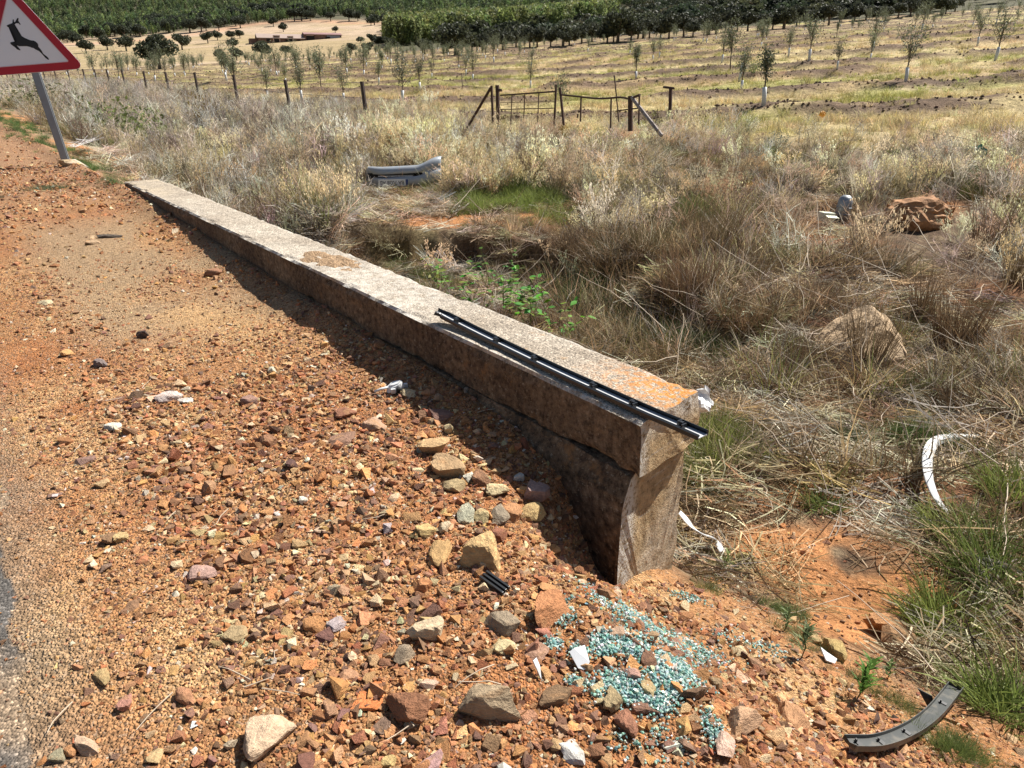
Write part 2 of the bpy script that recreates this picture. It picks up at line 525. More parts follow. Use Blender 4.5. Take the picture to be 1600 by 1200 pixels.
def rock_mat(name, src):
    m, nt, b = new_mat(name); g = N(nt)
    if src == 'object':
        oi = g.node('ShaderNodeObjectInfo'); col = oi.outputs['Color']; vec = g.coord('Object')
        add = g.node('ShaderNodeVectorMath', operation='ADD'); g.link(vec, add.inputs[0])
        cmb = g.node('ShaderNodeCombineXYZ'); g.link(g.math('MULTIPLY', oi.outputs['Random'], 40), cmb.inputs[0]); g.link(cmb.outputs[0], add.inputs[1])
        vec = add.outputs[0]; sc = 1.0
    else:
        col = g.attr('tint', 'Color', 'INSTANCER'); vec = g.coord('Object'); sc = 1.0
    n1 = g.noise(vec, 1.8 * sc, 5, .6, dist=.8)
    n2 = g.noise(vec, 7 * sc, 5, .7)
    c = g.mix(1.0, col, g.ramp(n1, [(.25, .62), (.5, 1.0), (.75, 1.28)]), 'MULTIPLY')
    c = g.mix(1.0, c, g.ramp(n2, [(.3, .72), (.55, 1.0), (.75, 1.2)]), 'MULTIPLY')
    c = g.mix(g.range(g.noise(vec, 1.1, 3, .5, dist=1.5), .55, .72, 0, .55), c, (.40, .22, .10))      # ochre staining
    g.link(c, b.inputs['Base Color']); b.inputs['Roughness'].default_value = .82
    b.inputs['Specular IOR Level'].default_value = .3
    g.link(g.bump(n2, .06 if src == 'object' else .1, .55), b.inputs['Normal'])
    return m
M['rock'] = rock_mat('rock', 'object')
M['pebble'] = rock_mat('pebble', 'instancer')

# ------------------------------------------------------------------ terrain: one sheet, split into road, shoulder, verge, field and hills
def build_terrain():
    da = .0049
    fine = np.arange(-.86, .90, da)
    coarse = np.concatenate([np.arange(fine[-1] + .02, 2 * math.pi - .86 - .005, .06)])
    az = np.concatenate([fine, coarse]); na = len(az)
    radii = np.concatenate([np.array([.25, .5, .75]), np.geomspace(.95, 300, int(math.log(300 / .95) / da)), np.geomspace(303, 3200, 150)])
    nr = len(radii)
    R, A = np.meshgrid(radii, az, indexing='ij')
    X = R * np.sin(A); Y = R * np.cos(A)
    Z = H(X, Y)
    t, q = tq(X, Y)
    # ---- base colour of the soil, litter, grass and rock (albedo only)
    def lay(base, col, m):
        return base * (1 - m[..., None]) + np.array(col) * m[..., None]
    f1 = fbm(X * .8, Y * .8, 0, 4); f2 = fbm(X * 3, Y * 3, 3, 4); f3 = fbm(X * 11, Y * 11, 5, 3)
    col = np.zeros(X.shape + (3,)) + np.array([.36, .18, .078])
    col = lay(col, (.43, .235, .105), smooth(f2, .45, .65) * .8)
    col = lay(col, (.34, .125, .045), smooth(f1, .52, .66) * .6)
    def blob(px, py, rx, ry, rot=0.0):
        p = ground_at(px, py); dx = X - p.x; dy = Y - p.y
        c, s = math.cos(rot), math.sin(rot)
        u = (dx * c + dy * s) / rx; w = (-dx * s + dy * c) / ry
        return np.exp(-(u * u + w * w) ** 1.5) * smooth(f2, .22, .5)
    sand = np.zeros_like(X)
    for b in [(350, 505, .75, .22, -.6), (85, 650, .18, .45, .5), (75, 940, .09, .35, .5), (250, 640, .5, .15, -.5), (150, 690, .2, .5, .5),
              (930, 870, .10, .12, 0), (1120, 955, .20, .14, -.9), (1200, 1010, .22, .13, -1.0), (1280, 1090, .20, .12, -1.0), (1040, 925, .14, .09, 0), (430, 760, .12, .2, 0), (300, 1010, .10, .2, .4), (560, 900, .1, .1, 0)]:
        sand = np.maximum(sand, blob(*b))
    dusty = smooth(t, 1.9, 2.8) * (1 - smooth(t, 5.2, 6.4)) * smooth(q, -1.35, -.9) * smooth(f1, .3, .5)
    col = lay(col, (.34, .235, .135), dusty * .85)
    col = lay(col, (.47, .285, .135), sand * .9)
    far_sh = smooth(t, 5.5, 8.0)
    col = lay(col, (.34, .20, .115), far_sh * .7)
    # road edge
    edge = -1.62 + .16 * (fbm(X * 1.2, Y * 1.2, 2, 3) - .5) + .10 * (fbm(X * 6, Y * 6, 6, 2) - .5)
    road = q < edge
    rcol = lay(np.zeros_like(col) + np.array([.105, .095, .085]), (.27, .19, .12), smooth(f2, .42, .65) * smooth(q, edge - .5, edge) * .8)
    greyfringe = (1 - smooth(q, edge, edge + .22)) * .6
    col = lay(col, (.20, .165, .12), greyfringe)
    # verge litter and earth
    v = smooth(q + .25 * (f2 - .5), .12, .55) * np.where(t < 0, smooth(q + .5 * (f2 - .5), .40, .75), 1.0)
    lit = np.zeros_like(col) + np.array([.105, .068, .042])
    lit = lay(lit, (.21, .155, .095), smooth(f3, .45, .68))
    lit = lay(lit, (.24, .115, .055), smooth(f1, .45, .62) * .8)
    lit = lay(lit, (.13, .12, .05), smooth(fbm(X * .55, Y * .55, 7, 3), .52, .62) * .5)
    red = np.zeros_like(X)
    for b in [(1310, 895, .34, .30, .3), (1230, 860, .25, .2, 0), (1430, 930, .2, .2, 0), (1200, 760, .35, .2, .3), (1450, 1170, .3, .2, 0), (1300, 1120, .25, .12, .8), (1570, 1180, .2, .2, 0), (1320, 980, .3, .15, .8),
              (660, 345, .5, .55, .3), (860, 335, .6, .4, 0), (750, 345, .6, .4, 0), (1435, 320, .45, .45, 0), (1200, 370, .7, .5, 0), (110, 232, 1.0, 2.6, .7), (10, 185, 1.2, 6, .65), (1160, 290, .6, .6, 0)]:
        red = np.maximum(red, blob(*b))
    lit = lay(lit, (.40, .185, .075), np.clip(red * 1.5, 0, 1))
    r = np.hypot(X, Y)
    lit = lay(lit, (.26, .215, .14), smooth(r, 11, 17) * (1 - red) * .8)
    col = col * (1 - v[..., None]) + lit * v[..., None]
    # field
    fm = field_mask(X, Y); ph = ridge_phase(X, Y); rm = ridge_mask(X, Y)
    g1 = fbm(X * .09, Y * .16, 0, 4); g2 = fbm(X * .6, Y * .9, 4, 4); g3 = fbm(X * .25, Y * .5, 6, 4)
    fc = np.zeros_like(col) + np.array([.50, .395, .20])
    fc = lay(fc, (.36, .335, .115), smooth(g3, .46, .62) * .85)
    fc = lay(fc, (.54, .43, .25), smooth(g2, .52, .68) * .8)
    fc = lay(fc, (.36, .22, .12), smooth(g1, .55, .68) * .5)
    fc = lay(fc, (.135, .088, .060), np.clip(rm * 1.25, 0, 1) * smooth(g2, .2, .42) * .95)
    azd = np.degrees(np.arctan2(X, np.maximum(Y, 1e-6)))
    fc = lay(fc, (.33, .25, .145), (1 - smooth(azd, -26, -14)) * .35)
    col = col * (1 - fm[..., None]) + fc * fm[..., None]
    # beyond the field: dehesa meadow and forest floor
    lim = np.interp(azd, [-40, -33, -18, 0, 10, 18, 26, 33, 40], [150, 160, 172, 166, 158, 150, 160, 185, 190])
    beyond = smooth(r, lim, lim + 5) * (Y > 0) * smooth(q, 6, 12)
    h1 = fbm(X / 60, Y / 60, 1, 4); h2 = fbm(X / 14, Y / 14, 5, 4)
    hc = np.zeros_like(col) + np.array([.33, .25, .14])
    hc = lay(hc, (.40, .30, .205), smooth(h1 + .25 * (smooth(r, 300, 420) - .5), .42, .62))
    hc = lay(hc, (.30, .24, .12), smooth(h2, .55, .72) * .5)
    woods = np.maximum(smooth(r, 560, 600), smooth(azd, -8.5, -7.5))
    trk = np.exp(-((r - 545 - 60 * np.sin(azd * .3)) / 16) ** 2) * (azd < -9)
    hc = lay(hc, (.075, .075, .045), np.clip(woods, 0, 1) * .92)
    hc = lay(hc, (.45, .27, .17), trk * .8)
    col = col * (1 - beyond[..., None]) + hc * beyond[..., None]
    col = np.where(road[..., None], rcol, col)
    # faces and their regions
    i, j = np.meshgrid(np.arange(nr - 1), np.arange(na), indexing='ij')
    j2 = (j + 1) % na
    quads = np.stack([i * na + j, i * na + j2, (i + 1) * na + j2, (i + 1) * na + j], -1).reshape(-1, 4)[:, ::-1]
    def favg(a): return a.ravel()[quads].mean(1)
    fq, ft, fr = favg(q), favg(t), favg(r)
    reg = np.full(len(quads), 1)
    reg[favg(v) > .5] = 2
    reg[favg(fm) > .5] = 3
    reg[favg(beyond) > .5] = 4
    reg[favg(road.astype(float)) > .5] = 0
    grav = (1 - v) * (1 - fm) * (1 - beyond)
    V = np.stack([X, Y, Z], -1).reshape(-1, 3); CO = col.reshape(-1, 3); G = grav.ravel()
    for k, (nm, mat) in enumerate((('road', M['road']), ('gravel_shoulder', M['shoulder']), ('ground', M['verge']), ('field', M['field']), ('hills', M['hills']))):
        fk = quads[reg == k]
        if not len(fk): continue
        used, inv = np.unique(fk, return_inverse=True)
        me = make_mesh(nm, V[used], [inv.reshape(-1, 4)], True, {'soil': ('FLOAT_COLOR', CO[used])}, (mat,))
        o = link(nm, me); o['kind'] = 'structure'
        o['label'] = {'road': 'grey asphalt road edge dusted with orange soil', 'gravel_shoulder': 'orange brown stony shoulder beside the road',
                      'ground': 'rough earth verge and ditch under dry grass', 'field': 'grassy field with ploughed strips and young olive trees',
                      'hills': 'tan meadows and wooded hillsides beyond the field'}[nm]

def soil_mat(name, kind):
    m, nt, b = new_mat(name); g = N(nt); vec = g.coord('Object')
    col = g.attr('soil')
    if kind == 'stony':
        n = g.noise(vec, 35, 6, .65); n2 = g.noise(vec, 240, 3, .6)
        vo = g.voronoi(vec, 135, 'F1', 'Color'); vd = g.voronoi(vec, 135); vd2 = g.voronoi(vec, 210)
        hsv = g.node('ShaderNodeSeparateColor'); g.link(vo, hsv.inputs[0])
        c = g.mix(1.0, col, g.ramp(n, [(.3, .72), (.5, 1.0), (.72, 1.25)]), 'MULTIPLY')
        c = g.mix(1.0, c, g.ramp(hsv.outputs[0], [(0, .45), (.45, .9), (.8, 1.1), (1, 1.4)]), 'MULTIPLY')
        c = g.mix(g.range(hsv.outputs[1], .8, .95, 0, .35), c, (.42, .33, .24))
        h = g.math('ADD', g.math('MULTIPLY', g.math('SUBTRACT', 1.0, vd), .7), g.math('ADD', g.math('MULTIPLY', n, .8), g.math('MULTIPLY', g.math('SUBTRACT', 1.0, vd2), .35)))
        nor = g.bump(h, .012, 1.0)
    elif kind == 'asphalt':
        n = g.noise(vec, 60, 5, .7); vo = g.voronoi(vec, 160, 'F1', 'Color'); vd = g.voronoi(vec, 160)
        sp = g.node('ShaderNodeSeparateColor'); g.link(vo, sp.inputs[0])
        c = g.mix(1.0, col, g.ramp(sp.outputs[0], [(0, .5), (.6, 1.0), (.9, 1.5), (1, 2.6)]), 'MULTIPLY')
        nor = g.bump(g.math('ADD', g.math('SUBTRACT', 1.0, vd), n), .005, .9)
    elif kind == 'litter':
        n = g.noise(vec, 9, 7, .7, dist=.6); n2 = g.noise(vec, 55, 5, .7)
        c = g.mix(1.0, col, g.ramp(n, [(.3, .55), (.5, 1.0), (.7, 1.4)]), 'MULTIPLY')
        c = g.mix(1.0, c, g.ramp(n2, [(.32, .6), (.55, 1.05), (.7, 1.45)]), 'MULTIPLY')
        nor = g.bump(g.math('ADD', n, g.math('MULTIPLY', n2, .5)), .05, .8)
    elif kind == 'field':
        n = g.noise(vec, 2.2, 7, .72, dist=.4); n2 = g.noise(vec, 9, 5, .7)
        c = g.mix(1.0, col, g.ramp(n, [(.3, .55), (.5, 1.0), (.7, 1.35)]), 'MULTIPLY')
        c = g.mix(1.0, c, g.ramp(n2, [(.32, .7), (.55, 1.0), (.7, 1.3)]), 'MULTIPLY')
        nor = g.bump(g.math('ADD', n, g.math('MULTIPLY', n2, .5)), .25, .8)
    else:
        n = g.noise(vec, .12, 6, .65); n2 = g.noise(vec, 1.1, 5, .7)
        c = g.mix(1.0, col, g.ramp(n, [(.3, .75), (.5, 1.0), (.7, 1.2)]), 'MULTIPLY')
        c = g.mix(1.0, c, g.ramp(n2, [(.3, .75), (.55, 1.0), (.72, 1.2)]), 'MULTIPLY')
        nor = g.bump(n2, .5, .6)
    g.link(c, b.inputs['Base Color']); g.link(nor, b.inputs['Normal'])
    b.inputs['Roughness'].default_value = .9; b.inputs['Specular IOR Level'].default_value = .15
    return m
M['road'] = soil_mat('road_asphalt', 'asphalt')
M['shoulder'] = soil_mat('shoulder_soil', 'stony')
M['verge'] = soil_mat('verge_litter', 'litter')
M['field'] = soil_mat('field_soil', 'field')
M['hills'] = soil_mat('hill_meadow', 'hill')
build_terrain()

# ------------------------------------------------------------------ scattering of uncountable stuff (geometry-node instances on points)
def scatter(name, label, protos, mat, P, rot, scl, tint, pick=None):
    """protos: list of (verts, faces, bv or None, smooth)"""
    n = len(P)
    me = make_mesh(name, P, [], attrs={'rot': ('FLOAT_VECTOR', rot), 'scl': ('FLOAT_VECTOR', scl), 'tint': ('FLOAT_COLOR', tint),
                                       'pick': ('INT', pick if pick is not None else rng.integers(0, len(protos), n))})
    me.materials.append(mat)
    o = link(name, me); o['kind'] = 'stuff'; o['label'] = label
    ng = bpy.data.node_groups.new(name + '_scatter', 'GeometryNodeTree')
    ng.interface.new_socket('Geometry', in_out='INPUT', socket_type='NodeSocketGeometry')
    ng.interface.new_socket('Geometry', in_out='OUTPUT', socket_type='NodeSocketGeometry')
    gi = ng.nodes.new('NodeGroupInput'); go = ng.nodes.new('NodeGroupOutput')
    iop = ng.nodes.new('GeometryNodeInstanceOnPoints'); g2i = ng.nodes.new('GeometryNodeGeometryToInstance')
    for i, pr in enumerate(protos):
        v, f, bv, sm = pr; f = f if isinstance(f, list) else [f]
        pm = make_mesh(name + '_piece', v, f, sm, {'bv': ('FLOAT', bv)} if bv is not None else None, (mat,))
        po = bpy.data.objects.new(name + '_piece', pm)
        oi = ng.nodes.new('GeometryNodeObjectInfo'); oi.inputs['Object'].default_value = po
        oi.transform_space = 'ORIGINAL'
        ng.links.new(oi.outputs['Geometry'], g2i.inputs[0])
    def named(nm, typ):
        a = ng.nodes.new('GeometryNodeInputNamedAttribute'); a.data_type = typ; a.inputs['Name'].default_value = nm
        return a.outputs['Attribute']
    ng.links.new(gi.outputs[0], iop.inputs['Points']); ng.links.new(g2i.outputs[0], iop.inputs['Instance'])
    iop.inputs['Pick Instance'].default_value = True
    ng.links.new(named('pick', 'INT'), iop.inputs['Instance Index'])
    e2r = ng.nodes.new('FunctionNodeEulerToRotation'); ng.links.new(named('rot', 'FLOAT_VECTOR'), e2r.inputs[0])
    ng.links.new(e2r.outputs[0], iop.inputs['Rotation'])
    ng.links.new(named('scl', 'FLOAT_VECTOR'), iop.inputs['Scale'])
    ng.links.new(iop.outputs[0], go.inputs[0])
    md = o.modifiers.new('scatter', 'NODES'); md.node_group = ng
    return o

def tints(n, cols, w, var=.18):
    cols = np.array(cols); c = cols[rng.choice(len(cols), n, p=np.array(w) / np.sum(w))]
    c = c * (1 + var * rng.normal(size=(n, 1))) * (1 + .06 * rng.normal(size=(n, 3)))
    return np.clip(c, .01, .85)

# ------------------------------------------------------------------ concrete parapet
def concrete_mat(name, kind):
    m, nt, b = new_mat(name); g = N(nt); vec = g.coord('Object')
    big = g.noise(vec, 2.2, 6, .65); mid = g.noise(vec, 16, 6, .7, dist=.4); fine = g.noise(vec, 120, 4, .7)
    vo = g.voronoi(vec, 150, 'F1', 'Color'); sp = g.node('ShaderNodeSeparateColor'); g.link(vo, sp.inputs[0])
    vd = g.voronoi(vec, 150)
    sep = g.node('ShaderNodeSeparateXYZ'); g.link(vec, sep.inputs[0])
    if kind == 'top':
        c = g.ramp(big, [(.3, (.26, .215, .165)), (.5, (.34, .29, .23)), (.7, (.42, .37, .30))])
        c = g.mix(1.0, c, g.ramp(mid, [(.3, .82), (.5, 1.0), (.7, 1.15)]), 'MULTIPLY')
        c = g.mix(1.0, c, g.ramp(sp.outputs[0], [(0, .42), (.25, .85), (.7, 1.1), (1, 1.75)]), 'MULTIPLY')
        # paler worn stretch, orange lichen at the broken end, thin soil towards the far end
        pale = g.math('MULTIPLY', g.math('MULTIPLY', g.range(sep.outputs[0], 1.1, 1.7), g.range(sep.outputs[0], 3.2, 2.2)), g.range(mid, .35, .65, 0, .55))
        c = g.mix(pale, c, (.56, .52, .46))
        lich = g.math('MULTIPLY', g.math('MULTIPLY', g.range(sep.outputs[0], .55, .12), g.range(sep.outputs[1], -.07, -.2)), g.range(g.noise(vec, 38, 6, .7), .42, .56, 0, .9))
        c = g.mix(lich, c, (.52, .20, .035))
        l2 = g.math('MULTIPLY', g.range(g.noise(vec, 11, 6, .75), .60, .70, 0, .6), g.range(sep.outputs[0], 2.4, 1.0))
        c = g.mix(l2, c, (.40, .23, .10))
        tan = g.math('MULTIPLY', g.range(sep.outputs[0], 5.0, 6.8, 0, .6), g.range(big, .35, .6))
        c = g.mix(tan, c, (.42, .33, .21))
        edge = g.math('ADD', g.range(sep.outputs[1], -.03, -.004), g.range(sep.outputs[1], -.305, -.332))
        c = g.mix(g.math('MULTIPLY', edge, g.range(mid, .42, .6, 0, .7)), c, (.58, .55, .50))
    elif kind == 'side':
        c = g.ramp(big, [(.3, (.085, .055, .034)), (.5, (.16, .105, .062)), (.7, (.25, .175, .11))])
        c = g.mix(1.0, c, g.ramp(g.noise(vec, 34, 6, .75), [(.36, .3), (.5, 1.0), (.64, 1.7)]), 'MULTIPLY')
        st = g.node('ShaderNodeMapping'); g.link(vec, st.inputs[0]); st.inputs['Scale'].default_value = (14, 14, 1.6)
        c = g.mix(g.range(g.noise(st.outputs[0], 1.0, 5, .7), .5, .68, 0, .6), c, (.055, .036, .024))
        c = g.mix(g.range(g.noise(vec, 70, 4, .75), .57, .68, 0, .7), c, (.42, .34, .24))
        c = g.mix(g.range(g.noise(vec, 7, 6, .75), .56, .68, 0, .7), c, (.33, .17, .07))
    else:
        c = g.ramp(big, [(.3, (.27, .175, .085)), (.5, (.37, .265, .15)), (.7, (.44, .37, .28))])
        c = g.mix(1.0, c, g.ramp(mid, [(.3, .6), (.5, 1.0), (.7, 1.3)]), 'MULTIPLY')
        st = g.node('ShaderNodeMapping'); g.link(vec, st.inputs[0]); st.inputs['Rotation'].default_value = (.5, 0, 0); st.inputs['Scale'].default_value = (4, 5, 45)
        c = g.mix(g.range(g.noise(st.outputs[0], 1.0, 5, .7), .58, .7, 0, .5), c, (.46, .43, .38))
        c = g.mix(g.range(g.noise(vec, 20, 5, .75), .60, .72, 0, .6), c, (.34, .16, .05))
        pit = g.noise(vec, 55, 6, .8); c = g.mix(1.0, c, g.ramp(pit, [(.34, .35), (.46, 1.0), (.66, 1.35)]), 'MULTIPLY')
        edge = g.math('MAXIMUM', g.range(sep.outputs[1], -.06, .0), g.math('MULTIPLY', g.range(sep.outputs[2], .50, .585), .8))
        c = g.mix(g.math('MULTIPLY', edge, g.range(pit, .40, .52, 0, .9)), c, (.56, .53, .48))
    g.link(c, b.inputs['Base Color']); b.inputs['Roughness'].default_value = .9; b.inputs['Specular IOR Level'].default_value = .2
    h = g.math('ADD', g.math('MULTIPLY', mid, .8), g.math('ADD', g.math('MULTIPLY', fine, .5), g.math('MULTIPLY', g.math('SUBTRACT', 1.0, vd), .35 if kind == 'top' else .06)))
    g.link(g.bump(h, .010 if kind == 'top' else .018, .9), b.inputs['Normal'])
    return m
M['conc_top'] = concrete_mat('concrete_top', 'top')
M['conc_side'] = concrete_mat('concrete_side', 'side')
M['conc_end'] = concrete_mat('concrete_end', 'end')

def beam(name, prof, kinds, t0, t1, n, parent, rough, seed):
    """a cast bar along local x with a worn cross-section; prof: (y, z) ring, kinds: material per ring segment"""
    prof = np.array(prof); k = len(prof)
    ts = t0 + (t1 - t0) * (np.linspace(0, 1, n) ** 1.25)
    T, J = np.meshgrid(ts, np.arange(k), indexing='ij')
    Yy = prof[J, 0]; Zz = prof[J, 1]
    X = T + (-Yy) * .17 * (1 - smooth(T, .0, .8))
    cen = prof.mean(0)
    dirs = prof - cen; dirs /= np.linalg.norm(dirs, axis=1)[:, None]
    nn = (fbm(T * 9 + seed, J * .9 + seed, 2, 4) - .5) * rough + (fbm(T * 45 + seed, J * 1.7, 4, 2) - .5) * rough * .6
    corner = np.zeros(k)
    for i in range(k):
        a = prof[i] - prof[i - 1]; b = prof[(i + 1) % k] - prof[i]
        ca = np.dot(a, b) / (np.linalg.norm(a) * np.linalg.norm(b) + 1e-9); corner[i] = 1 if ca < .92 else 0
    chip = corner[J] * np.clip(fbm(T * 6 + J * 3.1 + seed, J * 2.3 + T * 2, 6, 4) - .5, 0, 1) * .09
    chip = np.minimum(chip, .018)
    d = nn - chip
    Yy = Yy + d * dirs[J, 0]; Zz = Zz + d * dirs[J, 1]
    endn = (fbm(Yy * 12 + 3, Zz * 12 + seed, 5, 3) - .5) * .02
    X = X + np.where(T <= t0 + 1e-6, endn, 0)
    V = np.stack([X, Yy, Zz], -1).reshape(-1, 3)
    i, j = np.meshgrid(np.arange(n - 1), np.arange(k), indexing='ij')
    q = np.stack([i * k + j, i * k + (j + 1) % k, (i + 1) * k + (j + 1) % k, (i + 1) * k + j], -1).reshape(-1, 4)
    mi = [kinds[jj] for _ in range(n - 1) for jj in range(k)]
    # end faces: rings shrinking to the middle, so that the broken face has relief
    rings = 7; fan = []; off = len(V); base = np.arange(k); VV = [V]
    c3 = V[:k].mean(0)
    prev = base
    for rr in range(1, rings):
        f = 1 - rr / rings
        ring = c3 + (V[:k] - c3) * f
        ring[:, 0] += .004 * (fbm(ring[:, 1] * 22 + seed, ring[:, 2] * 14, 3, 4) - .5) * 2
        VV.append(ring); cur = np.arange(off, off + k); off += k
        for jj in range(k): fan.append((prev[(jj + 1) % k], prev[jj], cur[jj], cur[(jj + 1) % k])); mi.append(2)
        prev = cur
    VV.append(c3[None]); tri = [(prev[(jj + 1) % k], prev[jj], off) for jj in range(k)]; off += 1
    c4 = V[-k:].mean(0); VV.append(c4[None]); lastb = (n - 1) * k
    tri += [(lastb + jj, lastb + (jj + 1) % k, off) for jj in range(k)]
    mi += [2] * (2 * k)
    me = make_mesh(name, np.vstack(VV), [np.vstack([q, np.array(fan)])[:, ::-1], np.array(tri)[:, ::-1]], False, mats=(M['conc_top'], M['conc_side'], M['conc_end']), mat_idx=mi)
    return link(name, me, parent)

WALL_L = 7.12
wall_rot = math.atan2(WALL_D[1], WALL_D[0])
wall = thing('concrete_parapet', 'long low weathered concrete parapet wall with a broken end, along the stony shoulder', 'parapet wall', (WALL_A[0], WALL_A[1], 0), (0, 0, wall_rot))
def ring(pts, step=.03):
    out, kinds = [], []
    for i, (p, kd) in enumerate(pts):
        a = np.array(p); b = np.array(pts[(i + 1) % len(pts)][0]); n = max(1, int(np.linalg.norm(b - a) / step))
        for s in range(n): out.append(a + (b - a) * s / n); kinds.append(kd)
    return out, kinds
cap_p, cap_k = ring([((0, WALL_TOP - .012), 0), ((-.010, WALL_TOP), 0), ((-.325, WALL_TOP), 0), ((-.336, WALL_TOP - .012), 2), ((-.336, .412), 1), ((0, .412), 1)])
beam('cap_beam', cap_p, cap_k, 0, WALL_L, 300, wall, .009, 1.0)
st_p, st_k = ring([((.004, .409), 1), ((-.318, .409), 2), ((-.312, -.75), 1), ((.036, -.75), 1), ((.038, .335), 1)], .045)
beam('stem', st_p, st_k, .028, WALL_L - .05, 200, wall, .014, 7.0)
# small drift of soil lying on the wall top
def drift():
    n = 60; gx, gy = np.meshgrid(np.linspace(-1, 1, n), np.linspace(-1, 1, n), indexing='ij')
    h = np.clip(.75 - gx ** 2 - gy ** 2 + 2.0 * (fbm(gx * 2.5 + 4, gy * 1.6, 1, 4) - .5), 0, 1)
    c = at_height(518, 410, WALL_TOP); t, q = tq(c.x, c.y)
    P = np.stack([gx * .36, gy * .13, h * .022 - .003], -1).reshape(-1, 3)
    i, j = np.meshgrid(np.arange(n - 1), np.arange(n - 1), indexing='ij'); a = (i * n + j).reshape(-1)
    f = np.stack([a, a + n, a + n + 1, a + 1], 1); f = f[h.reshape(-1)[f].max(1) > 0]
    me = make_mesh('soil_drift', P, [f], True, {'soil': ('FLOAT_COLOR', np.tile([.38, .25, .145], (len(P), 1)))}, (M['shoulder'],))
    o = link('dirt_patch', me, None, (c.x, c.y, WALL_TOP), (0, 0, wall_rot)); o['kind'] = 'stuff'; o['label'] = 'orange soil drifted on top of the concrete parapet'
drift()

# ------------------------------------------------------------------ deer warning sign
def flat_poly(name, pts, thick, mat, bevel=0):
    bm = bmesh.new()
    vs = [bm.verts.new((x, 0, z)) for x, z in pts]
    f = bm.faces.new(vs); bmesh.ops.triangulate(bm, faces=[f])
    g = bmesh.ops.extrude_face_region(bm, geom=bm.faces[:])
    for e in g['geom']:
        if isinstance(e, bmesh.types.BMVert): e.co.y -= thick
    return bm_mesh(name, bm, mat)

def round_tri(s, r, n=7):
    h = s * math.sqrt(3) / 2
    cs = [(0, h * 2 / 3), (-s / 2, -h / 3), (s / 2, -h / 3)]
    pts = []
    for i, c in enumerate(cs):
        d = math.hypot(*c); cx, cz = c[0] * (1 - 2 * r / d), c[1] * (1 - 2 * r / d)
        a0 = math.atan2(c[1], c[0])
        for k in range(n): a = a0 - math.pi / 3 + k / (n - 1) * 2 * math.pi / 3; pts.append((cx + r * math.cos(a), cz + r * math.sin(a)))
    return pts

def ring_poly(name, outer, inner, thick, mat):
    n = len(outer); v, f = [], []
    for y in (0, -thick):
        v += [(x, y, z) for x, z in outer] + [(x, y, z) for x, z in inner]
    for i in range(n):
        j = (i + 1) % n
        f += [(2 * n + i, 2 * n + j, 3 * n + j, 3 * n + i), (i, n + i, n + j, j), (i, j, 2 * n + j, 2 * n + i), (n + i, 3 * n + i, 3 * n + j, n + j)]
    return make_mesh(name, np.array(v), [np.array(f)], False, mats=(mat,))

sign_c = at_depth(36, 66, 9.9)
sbase = Vector((-5.75, 9.88, 0)); sbase.z = gz(sbase.x, sbase.y)
sgn = thing('deer_warning_sign', 'leaning triangular red bordered road sign with leaping deer on grey post', 'road sign', sbase)
yaw, lean, tilt = .303, .0865, .032
Rv = Vector((math.cos(yaw), math.sin(yaw), 0)); Uv = Vector((0, 0, 1)); Nv = Rv.cross(Uv)
r_ = Rv * math.cos(lean) + Uv * math.sin(lean); u_ = -Rv * math.sin(lean) + Uv * math.cos(lean)
u_ = (u_ * math.cos(tilt) + Nv * math.sin(tilt)).normalized(); n_ = r_.cross(u_)          # n_ points at the viewer
rotm = Matrix((r_, -n_, u_)).transposed().to_4x4()
def on_sign(name, me, dy=0.0):
    o = link(name, me, sgn); o.matrix_parent_inverse = Matrix.Identity(4)
    o.matrix_local = Matrix.Translation(sign_c - sbase + n_ * dy) @ rotm
    return o
S_IN = .873
plate_o = on_sign('sign_plate', flat_poly('sign_plate', round_tri(1.20, .06), .004, M['sign_white']))
on_sign('red_border', ring_poly('red_border', round_tri(1.185, .055), round_tri(S_IN, .012), .003, M['sign_red']), .0045)
on_sign('border_rim', ring_poly('border_rim', round_tri(S_IN + .012, .014), round_tri(S_IN - .012, .010), .002, M['sign_rim']), .0082)
DEER = [(120, 455), (150, 440), (185, 435), (212, 418), (228, 405), (225, 395), (230, 350), (245, 345), (252, 390), (270, 395), (300, 375), (310, 325), (325, 318), (335, 330), (328, 370), (345, 395), (370, 435), (360, 445), (335, 415), (318, 395), (290, 415), (265, 435), (285, 470), (285, 520), (300, 560), (340, 605), (390, 645), (450, 680), (520, 710), (560, 722), (605, 725), (640, 745), (670, 770), (685, 800), (685, 830), (710, 860), (745, 905), (765, 950), (800, 980), (840, 1010), (865, 1035), (880, 1065), (860, 1065), (815, 1035), (770, 985), (735, 945), (695, 910), (640, 885), (600, 858), (570, 852), (530, 835), (480, 825), (420, 825), (350, 825), (290, 808), (265, 805), (285, 835), (320, 845), (345, 860), (370, 895), (355, 900), (330, 888), (305, 880), (270, 845), (235, 820), (200, 795), (185, 770), (190, 755), (240, 745), (300, 740), (290, 700), (275, 670), (265, 620), (235, 575), (205, 530), (185, 500), (155, 490), (130, 475)]
def sign_plane(px, py):
    d = Vector(ray(px, py)); o = Vector((0, 0, EYE)); s = (sign_c - o).dot(n_) / d.dot(n_); p = o + d * s - sign_c
    return p.dot(r_), p.dot(u_)
on_sign('deer_symbol', flat_poly('deer_symbol', [sign_plane(x / 11.43, y / 11.43) for x, y in DEER], .002, M['sign_black']), .0045)
for zz in (-.16, .18):
    on_sign('bracket', box_mesh('bracket', (.36, .03, .035), M['galvanised'], (.02, .020, zz)))
ptop = sign_c + u_ * .55 - n_ * .075
pbot = Vector((0, 0, -.25)) + sbase - n_ * .10
pm = bmesh.new(); bmesh.ops.create_cube(pm, size=1)
L = (ptop - pbot).length
